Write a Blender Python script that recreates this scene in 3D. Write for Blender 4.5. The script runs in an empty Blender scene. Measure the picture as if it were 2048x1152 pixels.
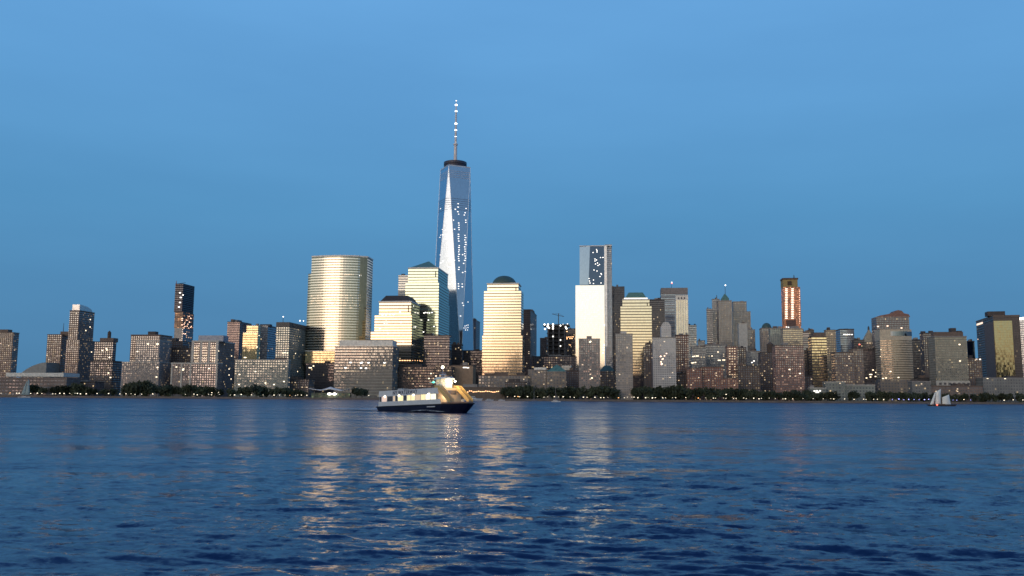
import bpy, bmesh, math, random
import numpy as np
from mathutils import Matrix, Vector

R = math.radians
rnd = random.Random(7)
scene = bpy.context.scene
col = scene.collection

# ------------------------------------------------------------------ camera
F = 1774.0                      # focal length in photo pixels (2048 wide)
CAM_H = 4.0
cam_data = bpy.data.cameras.new('camera')
cam = bpy.data.objects.new('camera', cam_data)
col.objects.link(cam)
cam_data.sensor_width = 36.0
cam_data.lens = 36.0 * F / 2048.0
cam_data.clip_start = 0.5
cam_data.clip_end = 40000.0
CAM_M = Matrix.Rotation(R(90 + 7.05), 4, 'X') @ Matrix.Rotation(R(0.40), 4, 'Z')
CAM_M.translation = Vector((0, 0, CAM_H))
cam.matrix_world = CAM_M
scene.camera = cam
CAM_R = CAM_M.to_3x3()

def ray(px, py):
    d = CAM_R @ Vector(((px - 1024) / F, -(py - 576) / F, -1.0))
    return d / d.y

def at(px, py, Y):
    d = ray(px, py)
    return Vector((d.x * Y, Y, CAM_H + d.z * Y))

# ------------------------------------------------------------------ sky and light
SUN_AZ = 208.0                  # clockwise from the view direction: behind the camera, a little left
world = bpy.data.worlds.new('World')
scene.world = world
world.use_nodes = True
wt = world.node_tree
bg = wt.nodes['Background']

def N(tree, kind, **kw):
    n = tree.nodes.new(kind)
    for k, v in kw.items():
        setattr(n, k, v)
    return n

def math_node(tree, op, a, b=None, c=None, clamp=False):
    n = tree.nodes.new('ShaderNodeMath')
    n.operation = op
    n.use_clamp = clamp
    for i, v in enumerate((a, b, c)):
        if v is None:
            continue
        if isinstance(v, (int, float)):
            n.inputs[i].default_value = v
        else:
            tree.links.new(v, n.inputs[i])
    return n.outputs[0]

def ramp(tree, fac, stops, interp='LINEAR'):
    n = tree.nodes.new('ShaderNodeValToRGB')
    n.color_ramp.interpolation = interp
    els = n.color_ramp.elements
    while len(els) < len(stops):
        els.new(0.5)
    for e, (p, c) in zip(els, stops):
        e.position = p
        e.color = (*c, 1) if len(c) == 3 else c
    if fac is not None:
        tree.links.new(fac, n.inputs[0])
    return n.outputs[0]

def mixc(tree, fac, a, b, blend='MIX'):
    n = tree.nodes.new('ShaderNodeMix')
    n.data_type = 'RGBA'
    n.blend_type = blend
    for s, v in ((n.inputs[0], fac), (n.inputs[6], a), (n.inputs[7], b)):
        if isinstance(v, (int, float)):
            s.default_value = v
        elif isinstance(v, tuple):
            s.default_value = (*v, 1) if len(v) == 3 else v
        else:
            tree.links.new(v, s)
    return n.outputs[2]

sky = N(wt, 'ShaderNodeTexSky', sky_type='NISHITA', sun_disc=False)
sky.sun_elevation = R(0.0)
sky.sun_rotation = R(SUN_AZ)
sky.ozone_density = 1.0
sky.dust_density = 1.0
tcw = N(wt, 'ShaderNodeTexCoord')
sepw = N(wt, 'ShaderNodeSeparateXYZ')
wt.links.new(tcw.outputs['Generated'], sepw.inputs[0])
wx, wy, wz = sepw.outputs
hor = math_node(wt, 'SQRT', math_node(wt, 'ADD', math_node(wt, 'MULTIPLY', wx, wx), math_node(wt, 'MULTIPLY', wy, wy)))
dotw = math_node(wt, 'DIVIDE', math_node(wt, 'ADD', math_node(wt, 'MULTIPLY', wx, math.sin(R(SUN_AZ))),
                                         math_node(wt, 'MULTIPLY', wy, math.cos(R(SUN_AZ)))),
                 math_node(wt, 'MAXIMUM', hor, 0.001))
mr = N(wt, 'ShaderNodeMapRange', interpolation_type='SMOOTHSTEP')
mr.inputs[1].default_value = -0.25
mr.inputs[2].default_value = 0.85
wt.links.new(dotw, mr.inputs[0])
# eastern twilight blue, darker towards the horizon
east = ramp(wt, wz, [(0.0, (0.070, 0.200, 0.360)), (0.06, (0.080, 0.232, 0.425)), (0.20, (0.094, 0.295, 0.545)),
                     (0.32, (0.120, 0.345, 0.655)), (0.44, (0.138, 0.375, 0.720)), (0.62, (0.065, 0.20, 0.49)), (1.0, (0.04, 0.13, 0.37))])
# faint uneven haze drawn out along the horizon
hz_map = N(wt, 'ShaderNodeMapping')
hz_map.inputs['Scale'].default_value = (3.0, 3.0, 14.0)
wt.links.new(tcw.outputs['Generated'], hz_map.inputs[0])
hz_n = N(wt, 'ShaderNodeTexNoise')
hz_n.inputs['Scale'].default_value = 1.0
hz_n.inputs['Detail'].default_value = 5
wt.links.new(hz_map.outputs[0], hz_n.inputs['Vector'])
hz_v = ramp(wt, hz_n.outputs['Fac'], [(0.25, (9.4, 9.5, 9.6)), (0.75, (10.6, 10.5, 10.4))])
east10 = mixc(wt, 1.0, east, hz_v, 'MULTIPLY')
bw_ = N(wt, 'ShaderNodeRGBToBW')
wt.links.new(sky.outputs[0], bw_.inputs[0])
west = mixc(wt, 0.50, mixc(wt, 1.0, sky.outputs[0], (0.75, 1.0, 1.05), 'MULTIPLY'), bw_.outputs[0])
west10 = mixc(wt, 1.0, west, (8.8, 8.8, 9.6), 'MULTIPLY')
wt.links.new(mixc(wt, mr.outputs[0], east10, west10), bg.inputs[0])
bg.inputs[1].default_value = 0.1

sun_data = bpy.data.lights.new('sun', 'SUN')
sun_data.energy = 0.42
sun_data.angle = R(30)
sun_data.color = (1.0, 0.76, 0.54)
sun_ob = bpy.data.objects.new('sun', sun_data)
col.objects.link(sun_ob)
sd = Vector((math.sin(R(SUN_AZ)) * math.cos(R(12)), math.cos(R(SUN_AZ)) * math.cos(R(12)), math.sin(R(12))))
sun_ob.rotation_euler = sd.to_track_quat('Z', 'Y').to_euler()

scene.view_settings.view_transform = 'Standard'
scene.view_settings.look = 'None'
scene.view_settings.exposure = 0.0
scene.view_settings.gamma = 1.0
scene.cycles.filter_width = 1.55
scene.cycles.sample_clamp_indirect = 6.0
scene.cycles.max_bounces = 6

# ------------------------------------------------------------------ materials
MATS = {}

def plain(name, color, rough=0.8, metal=0.0, emit=None, estr=0.0, grain=0.12, scale=0.3):
    if name in MATS:
        return MATS[name]
    m = bpy.data.materials.new(name)
    m.use_nodes = True
    t = m.node_tree
    p = t.nodes['Principled BSDF']
    tc = N(t, 'ShaderNodeTexCoord')
    nz = N(t, 'ShaderNodeTexNoise')
    nz.inputs['Scale'].default_value = scale
    nz.inputs['Detail'].default_value = 5
    t.links.new(tc.outputs['Object'], nz.inputs['Vector'])
    v = ramp(t, nz.outputs['Fac'], [(0.25, (1 - grain * 2,) * 3), (0.75, (1 + grain * 2,) * 3)])
    t.links.new(mixc(t, 1.0, tuple(color), v, 'MULTIPLY'), p.inputs['Base Color'])
    p.inputs['Roughness'].default_value = rough
    p.inputs['Metallic'].default_value = metal
    if emit:
        p.inputs['Emission Color'].default_value = (*emit, 1)
        p.inputs['Emission Strength'].default_value = estr
    MATS[name] = m
    return m

def facade(name, wall, glass=(0.32, 0.355, 0.40), fh=3.2, bw=3.4, wu=0.55, wv=0.55, lit=0.05, metal=0.5,
           litcol=(1.0, 0.72, 0.38), lstr=1.1, wall_rough=0.85, wall_metal=0.0, wob=0.02, var=0.4):
    """walls with rows of panes set out in metres along each face; some panes have a lamp on behind them"""
    if name in MATS:
        return MATS[name]
    m = bpy.data.materials.new(name)
    m.use_nodes = True
    t = m.node_tree
    p = t.nodes['Principled BSDF']
    L = t.links.new
    mm = lambda *a, **k: math_node(t, *a, **k)
    tc = N(t, 'ShaderNodeTexCoord')
    sp = N(t, 'ShaderNodeSeparateXYZ')
    L(tc.outputs['Object'], sp.inputs[0])
    geo = N(t, 'ShaderNodeNewGeometry')
    vt = N(t, 'ShaderNodeVectorTransform', vector_type='NORMAL', convert_from='WORLD', convert_to='OBJECT')
    L(geo.outputs['True Normal'], vt.inputs[0])
    sn = N(t, 'ShaderNodeSeparateXYZ')
    L(vt.outputs[0], sn.inputs[0])
    side = mm('GREATER_THAN', mm('ABSOLUTE', sn.outputs[0]), mm('ABSOLUTE', sn.outputs[1]))
    up = mm('LESS_THAN', mm('ABSOLUTE', sn.outputs[2]), 0.6)
    u = mm('ADD', mm('MULTIPLY', sp.outputs[0], mm('SUBTRACT', 1.0, side)), mm('MULTIPLY', sp.outputs[1], side))
    us = mm('DIVIDE', u, bw)
    vs = mm('DIVIDE', sp.outputs[2], fh)
    inu = mm('LESS_THAN', mm('ABSOLUTE', mm('SUBTRACT', mm('FRACT', us), 0.5)), wu / 2)
    inv = mm('LESS_THAN', mm('ABSOLUTE', mm('SUBTRACT', mm('FRACT', vs), 0.5)), wv / 2)
    win = mm('MULTIPLY', mm('MULTIPLY', inu, inv), up)
    oi = N(t, 'ShaderNodeObjectInfo')
    cv = N(t, 'ShaderNodeCombineXYZ')
    L(mm('FLOOR', us), cv.inputs[0])
    L(mm('FLOOR', vs), cv.inputs[1])
    L(mm('ADD', mm('MULTIPLY', oi.outputs['Random'], 571.0), mm('MULTIPLY', side, 13.0)), cv.inputs[2])
    wn = N(t, 'ShaderNodeTexWhiteNoise', noise_dimensions='3D')
    L(cv.outputs[0], wn.inputs['Vector'])
    sc = N(t, 'ShaderNodeSeparateColor')
    L(wn.outputs['Color'], sc.inputs[0])
    lm = mm('MULTIPLY', win, mm('LESS_THAN', wn.outputs['Value'], lit))
    nz = N(t, 'ShaderNodeTexNoise')
    nz.inputs['Scale'].default_value = 0.08
    nz.inputs['Detail'].default_value = 6
    L(tc.outputs['Object'], nz.inputs['Vector'])
    wv_ = ramp(t, nz.outputs['Fac'], [(0.25, (0.78,) * 3), (0.75, (1.22,) * 3)])
    wc = mixc(t, 1.0, tuple(wall), wv_, 'MULTIPLY')
    gb = mm('MULTIPLY_ADD', sc.outputs[0], var, 0.90 - var * 0.5)
    gcol = N(t, 'ShaderNodeVectorMath', operation='SCALE')
    gcol.inputs[0].default_value = glass
    L(gb, gcol.inputs['Scale'])
    L(mixc(t, win, wc, gcol.outputs[0]), p.inputs['Base Color'])
    L(mm('MULTIPLY_ADD', win, metal - wall_metal, wall_metal), p.inputs['Metallic'])
    L(mm('MULTIPLY_ADD', win, 0.08 - wall_rough, wall_rough), p.inputs['Roughness'])
    # every pane is set a hair out of true
    off = N(t, 'ShaderNodeVectorMath', operation='SUBTRACT')
    L(wn.outputs['Color'], off.inputs[0])
    off.inputs[1].default_value = (0.5, 0.5, 0.5)
    o2 = N(t, 'ShaderNodeVectorMath', operation='SCALE')
    L(off.outputs[0], o2.inputs[0])
    o2.inputs['Scale'].default_value = wob
    o3 = N(t, 'ShaderNodeVectorMath', operation='ADD')
    L(o2.outputs[0], o3.inputs[0])
    L(geo.outputs['Normal'], o3.inputs[1])
    o4 = N(t, 'ShaderNodeVectorMath', operation='NORMALIZE')
    L(o3.outputs[0], o4.inputs[0])
    L(o4.outputs[0], p.inputs['Normal'])
    p.inputs['Emission Color'].default_value = (*litcol, 1)
    L(mm('MULTIPLY', lm, mm('MULTIPLY_ADD', sc.outputs[1], lstr * 0.72, lstr * 0.10)), p.inputs['Emission Strength'])
    MATS[name] = m
    return m

def glass_skin(name, color, rough=0.05, metal=1.0, pane=(1.6, 4.0), wob=0.012, line=0.0, linecol=(0.1, 0.1, 0.12), var=0.10):
    """curtain wall: mirror glass, each pane a hair out of true, with thin joints"""
    return facade(name, linecol, color, fh=pane[1], bw=pane[0], wu=1.0 - line, wv=1.0 - line * 0.6, lit=0.0, metal=metal, wob=wob,
                  wall_rough=0.5, var=var)

def lamp_mat(name, color, strength):
    return plain(name, (0.8, 0.8, 0.8), 0.5, 0, color, strength, grain=0.0)

WARM = lamp_mat('warm_lamp', (1.0, 0.80, 0.52), 2.8)
COOL = lamp_mat('white_lamp', (1.0, 0.95, 0.86), 3.2)
AMBER = lamp_mat('amber_lamp', (1.0, 0.50, 0.20), 4.0)
BLUE = lamp_mat('blue_lamp', (0.35, 0.38, 1.0), 7.0)
REDL = lamp_mat('red_lamp', (1.0, 0.12, 0.06), 4.0)
GREENL = lamp_mat('green_lamp', (0.05, 0.9, 0.5), 4.0)
SOFTW = lamp_mat('soft_window', (1.0, 0.70, 0.38), 0.95)
PINKW = lamp_mat('site_light', (1.0, 0.62, 0.42), 3.2)

# ------------------------------------------------------------------ object helpers
def tag(o, label=None, cat=None, group=None, kind=None):
    for k, v in (('label', label), ('category', cat), ('group', group), ('kind', kind)):
        if v:
            o[k] = v
    return o

def thing(name, label, cat, loc=(0, 0, 0), rz=0.0, group=None):
    o = bpy.data.objects.new(name, None)
    col.objects.link(o)
    o.location = loc
    o.rotation_euler = (0, 0, rz)
    o.empty_display_size = 2
    return tag(o, label, cat, group)

class MB:
    def __init__(self):
        self.v, self.f = [], []
    def add(self, vs, fs):
        n = len(self.v)
        self.v += [tuple(p) for p in vs]
        self.f += [tuple(i + n for i in f) for f in fs]
        return self
    def box(self, x0, x1, y0, y1, z0, z1):
        return self.add([(x0, y0, z0), (x1, y0, z0), (x1, y1, z0), (x0, y1, z0), (x0, y0, z1), (x1, y0, z1), (x1, y1, z1), (x0, y1, z1)],
                        [(0, 3, 2, 1), (4, 5, 6, 7), (0, 1, 5, 4), (1, 2, 6, 5), (2, 3, 7, 6), (3, 0, 4, 7)])
    def frustum(self, a, b):
        """a, b = (x0, x1, y0, y1, z) bottom and top rectangles"""
        vs = [(a[0], a[2], a[4]), (a[1], a[2], a[4]), (a[1], a[3], a[4]), (a[0], a[3], a[4]),
              (b[0], b[2], b[4]), (b[1], b[2], b[4]), (b[1], b[3], b[4]), (b[0], b[3], b[4])]
        return self.add(vs, [(0, 3, 2, 1), (4, 5, 6, 7), (0, 1, 5, 4), (1, 2, 6, 5), (2, 3, 7, 6), (3, 0, 4, 7)])
    def prism(self, poly, z0, z1):
        """plan polygon (counter-clockwise) pulled up from z0 to z1"""
        n = len(poly)
        self.add([(x, y, z0) for x, y in poly] + [(x, y, z1) for x, y in poly],
                 [tuple(reversed(range(n))), tuple(range(n, 2 * n))] + [(i, (i + 1) % n, n + (i + 1) % n, n + i) for i in range(n)])
        return self
    def profile(self, poly, y0, y1):
        """front outline (x, z) (counter-clockwise from the front) pushed back from y0 to y1"""
        n = len(poly)
        self.add([(x, y0, z) for x, z in poly] + [(x, y1, z) for x, z in poly],
                 [tuple(range(n)), tuple(reversed(range(n, 2 * n)))] + [(i, n + i, n + (i + 1) % n, (i + 1) % n) for i in range(n)])
        return self
    def lathe(self, cx, cy, prof, seg=16):
        n = len(prof)
        vs = [(cx + r * math.cos(2 * math.pi * k / seg), cy + r * math.sin(2 * math.pi * k / seg), z) for r, z in prof for k in range(seg)]
        fs = [(i * seg + k, i * seg + (k + 1) % seg, (i + 1) * seg + (k + 1) % seg, (i + 1) * seg + k) for i in range(n - 1) for k in range(seg)]
        fs += [tuple(reversed(range(seg))), tuple(range((n - 1) * seg, n * seg))]
        return self.add(vs, fs)
    def bar(self, a, b, r, seg=6, r2=None):
        a, b = Vector(a), Vector(b)
        d = (b - a).normalized()
        s = d.cross(Vector((0, 0, 1)) if abs(d.z) < 0.95 else Vector((1, 0, 0))).normalized()
        q = d.cross(s)
        r2 = r if r2 is None else r2
        vs = []
        for p, rr in ((a, r), (b, r2)):
            vs += [p + s * rr * math.cos(2 * math.pi * k / seg) + q * rr * math.sin(2 * math.pi * k / seg) for k in range(seg)]
        return self.add(vs, [(k, (k + 1) % seg, seg + (k + 1) % seg, seg + k) for k in range(seg)] +
                        [tuple(reversed(range(seg))), tuple(range(seg, 2 * seg))])
    def ball(self, c, r, seg=10, rings=6, sq=(1, 1, 1)):
        vs, fs = [], []
        for i in range(rings + 1):
            th = math.pi * (i / rings)
            rr = max(math.sin(th), 1e-3)
            vs += [(c[0] + sq[0] * r * rr * math.cos(2 * math.pi * k / seg), c[1] + sq[1] * r * rr * math.sin(2 * math.pi * k / seg),
                    c[2] - sq[2] * r * math.cos(th)) for k in range(seg)]
        fs = [(i * seg + k, i * seg + (k + 1) % seg, (i + 1) * seg + (k + 1) % seg, (i + 1) * seg + k) for i in range(rings) for k in range(seg)]
        return self.add(vs, fs)
    def mesh(self, name, mat, smooth=False):
        me = bpy.data.meshes.new(name)
        me.from_pydata(self.v, [], self.f)
        me.update()
        bm = bmesh.new()
        bm.from_mesh(me)
        bmesh.ops.recalc_face_normals(bm, faces=bm.faces)
        bm.to_mesh(me)
        bm.free()
        if smooth:
            me.polygons.foreach_set('use_smooth', [True] * len(me.polygons))
        me.materials.append(mat)
        return me
    def build(self, name, mat, parent=None, smooth=False):
        o = bpy.data.objects.new(name, self.mesh(name, mat, smooth))
        col.objects.link(o)
        if parent is not None:
            o.parent = parent
        return o

def inst(name, me, parent=None, loc=(0, 0, 0), scale=None, rz=0.0):
    o = bpy.data.objects.new(name, me)
    col.objects.link(o)
    o.parent = parent
    o.location = loc
    o.rotation_euler = (0, 0, rz)
    if scale:
        o.scale = scale
    return o

PANE = {}
def pane_mesh(mat):
    if mat.name not in PANE:
        PANE[mat.name] = MB().box(-0.5, 0.5, -0.5, 0.5, -0.5, 0.5).mesh('lit_window', mat)
    return PANE[mat.name]

GROUND_Z = 2.0

# ------------------------------------------------------------------ water
rw = np.random.RandomState(3)
NW = 96
lam = np.exp(rw.uniform(np.log(0.30), np.log(10.0), NW))
ang = rw.normal(R(82), R(27), NW)            # travel direction, mostly towards / away from the viewer
amp = 0.0070 * lam ** 0.80 * rw.uniform(0.5, 1.3, NW) * np.where(lam > 1.6, 0.40, 0.78)
kx, ky = 2 * np.pi / lam * np.cos(ang), 2 * np.pi / lam * np.sin(ang)
ph = rw.uniform(0, 2 * np.pi, NW)

def wave_z(x, y, step):
    z = np.zeros_like(x)
    pat = 0.75 + 0.45 * np.sin(x * 0.045 + 1.3 * np.sin(y * 0.021)) * np.sin(y * 0.033 + 0.7)
    for i in range(NW):
        fade = np.clip((lam[i] / (step * 2.2) - 0.6), 0, 1)
        p = kx[i] * x + ky[i] * y + ph[i]
        s = np.sin(p)
        z += amp[i] * fade * (s + 0.15 * (1 - 2 * np.abs(np.sin(p * 0.5 + 0.3)))) * (pat if lam[i] < 5 else 1.0)
    return z

def build_water():
    rows = 660
    a0, a1 = math.atan(CAM_H / 7.0), math.atan(CAM_H / 1900.0)
    tt = np.linspace(0, 1, rows)
    dist = CAM_H / np.tan(a0 + (a1 - a0) * tt ** 0.92)
    azs = np.concatenate([np.linspace(R(-112), R(-37), 170)[:-1], np.linspace(R(-37), R(37), 860), np.linspace(R(37), R(112), 170)[1:]])
    cols = len(azs)
    D, A = np.meshgrid(dist, azs, indexing='ij')
    X, Y = D * np.sin(A), D * np.cos(A)
    step = np.maximum(np.gradient(dist)[:, None] * np.ones_like(X) * 0.5, D * np.gradient(azs)[None, :])
    Z = wave_z(X, Y, step)
    verts = np.stack([X, Y, Z], -1).reshape(-1, 3)
    i, j = np.meshgrid(np.arange(rows - 1), np.arange(cols - 1), indexing='ij')
    q = (i * cols + j).ravel()
    faces = np.stack([q, q + 1, q + cols + 1, q + cols], -1)
    nv = len(verts)
    # the rest of the bay, lying a little under the troughs
    verts = np.concatenate([verts, np.array([(-9000, -9000, -0.35), (9000, -9000, -0.35), (9000, 1170, -0.35), (-9000, 1170, -0.35)])])
    faces = np.concatenate([faces, np.array([[nv, nv + 1, nv + 2, nv + 3]])])
    me = bpy.data.meshes.new('water')
    me.vertices.add(len(verts))
    me.vertices.foreach_set('co', verts.astype(np.float32).ravel())
    me.loops.add(faces.size)
    me.polygons.add(len(faces))
    me.loops.foreach_set('vertex_index', faces.ravel().astype(np.int32))
    me.polygons.foreach_set('loop_start', np.arange(0, faces.size, 4, dtype=np.int32))
    me.polygons.foreach_set('use_smooth', np.ones(len(faces), dtype=bool))
    me.update(calc_edges=True)
    m = bpy.data.materials.new('river_water')
    m.use_nodes = True
    t = m.node_tree
    p = t.nodes['Principled BSDF']
    L = t.links.new
    p.inputs['Base Color'].default_value = (0.006, 0.030, 0.110, 1)
    p.inputs['Roughness'].default_value = 0.06
    p.inputs['IOR'].default_value = 1.25
    p.inputs['Specular Tint'].default_value = (0.53, 0.64, 0.75, 1)
    geo = N(t, 'ShaderNodeNewGeometry')
    acc = None
    for sc, k in ((17.0, 0.13), (7.0, 0.17), (2.3, 0.20), (0.7, 0.18), (0.16, 0.10), (0.045, 0.07)):
        mp = N(t, 'ShaderNodeMapping')
        mp.inputs['Scale'].default_value = (sc * (0.55 if sc > 1 else 0.38), sc, sc)
        L(geo.outputs['Position'], mp.inputs[0])
        nz = N(t, 'ShaderNodeTexNoise')
        nz.inputs['Scale'].default_value = 1.0
        nz.inputs['Detail'].default_value = 2.0
        L(mp.outputs[0], nz.inputs['Vector'])
        s1 = N(t, 'ShaderNodeVectorMath', operation='SUBTRACT')
        L(nz.outputs['Color'], s1.inputs[0])
        s1.inputs[1].default_value = (0.5, 0.5, 0.5)
        s2 = N(t, 'ShaderNodeVectorMath', operation='MULTIPLY')
        L(s1.outputs[0], s2.inputs[0])
        s2.inputs[1].default_value = (k * 0.55, k * 1.3, 0)
        if acc is None:
            acc = s2.outputs[0]
        else:
            ad = N(t, 'ShaderNodeVectorMath', operation='ADD')
            L(acc, ad.inputs[0])
            L(s2.outputs[0], ad.inputs[1])
            acc = ad.outputs[0]
    # gusts: patches of rougher and calmer water
    gn = N(t, 'ShaderNodeTexNoise')
    mpg = N(t, 'ShaderNodeMapping')
    mpg.inputs['Scale'].default_value = (0.012, 0.03, 1)
    L(geo.outputs['Position'], mpg.inputs[0])
    L(mpg.outputs[0], gn.inputs['Vector'])
    gn.inputs['Scale'].default_value = 1.0
    gs = N(t, 'ShaderNodeVectorMath', operation='SCALE')
    L(acc, gs.inputs[0])
    cd = N(t, 'ShaderNodeVectorMath', operation='LENGTH')
    L(geo.outputs['Position'], cd.inputs[0])
    far = N(t, 'ShaderNodeMapRange', interpolation_type='SMOOTHSTEP')
    for i_, v_ in ((1, 15.0), (2, 220.0), (3, 1.8), (4, 3.0)):
        far.inputs[i_].default_value = v_
    L(cd.outputs['Value'], far.inputs[0])
    # waves too fine to tell apart far out act as roughness
    ro = N(t, 'ShaderNodeMapRange')
    for i_, v_ in ((1, 1.5), (2, 2.8), (3, 0.10), (4, 0.34)):
        ro.inputs[i_].default_value = v_
    L(math_node(t, 'LOGARITHM', cd.outputs['Value'], 10.0), ro.inputs[0])
    # wind lanes: long narrow bands of rougher and smoother water
    wl = N(t, 'ShaderNodeTexNoise')
    mpw = N(t, 'ShaderNodeMapping')
    mpw.inputs['Scale'].default_value = (0.035, 0.16, 1)
    mpw.inputs['Rotation'].default_value = (0, 0, R(4))
    L(geo.outputs['Position'], mpw.inputs[0])
    L(mpw.outputs[0], wl.inputs['Vector'])
    wl.inputs['Scale'].default_value = 1.0
    wl.inputs['Detail'].default_value = 4.0
    L(math_node(t, 'MULTIPLY', ro.outputs[0], math_node(t, 'MULTIPLY_ADD', wl.outputs['Fac'], 2.2, -0.05)), p.inputs['Roughness'])
    L(math_node(t, 'MULTIPLY', far.outputs[0], math_node(t, 'MULTIPLY_ADD', gn.outputs['Fac'], 1.2, 0.4)), gs.inputs['Scale'])
    a3 = N(t, 'ShaderNodeVectorMath', operation='ADD')
    L(gs.outputs[0], a3.inputs[0])
    L(geo.outputs['Normal'], a3.inputs[1])
    nn = N(t, 'ShaderNodeVectorMath', operation='NORMALIZE')
    L(a3.outputs[0], nn.inputs[0])
    L(nn.outputs[0], p.inputs['Normal'])
    me.materials.append(m)
    o = bpy.data.objects.new('water', me)
    col.objects.link(o)
    tag(o, kind='structure')

build_water()

# ------------------------------------------------------------------ land
SHORE = 1150.0
o = MB().box(-9000, 9000, SHORE + 1.2, 12000, -3, GROUND_Z).build('ground', plain('paved_ground', (0.06, 0.055, 0.055), 0.9, scale=0.02))
tag(o, kind='structure')
o = MB().box(-3000, 3000, SHORE, SHORE + 1.2, -3, GROUND_Z + 0.5).build('seawall', plain('seawall_stone', (0.16, 0.14, 0.13), 0.9, scale=0.1))
tag(o, kind='structure')

def build_far_bank():
    """unseen bank behind the viewer, its blocks sized for what the glass towers mirror"""
    r = random.Random(21)
    mb = MB()
    mb.box(-6000, 6000, -5000, -140, -3, 3)
    x = -2600
    while x < 2600:
        w = r.uniform(35, 80)
        h = 100 if -1280 < x < -980 else r.choice([85, 100, 115, 125, 140, 150]) * r.uniform(0.85, 1.12)
        y0 = -r.uniform(260, 520)
        mb.box(x, x + w, y0 - 40, y0, 3.02, 3 + h)
        x += w + r.choice([0.5, 0.5, 0.5, 4, 12])
    mb.box(-190, -150, -240, -200, 3.02, 205)
    o = mb.build('far_bank_skyline', plain('far_bank', (0.10, 0.085, 0.08), 0.9, scale=0.05))
    tag(o, kind='structure')
build_far_bank()

# ------------------------------------------------------------------ buildings
GRID = 7.0       # the street grid stands seven degrees off the view direction
LANDMARKS = []   # (px, short phrase) for the lamps and trees along the shore

def cross2(a, b):
    return a[0] * b[1] - a[1] * b[0]

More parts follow.
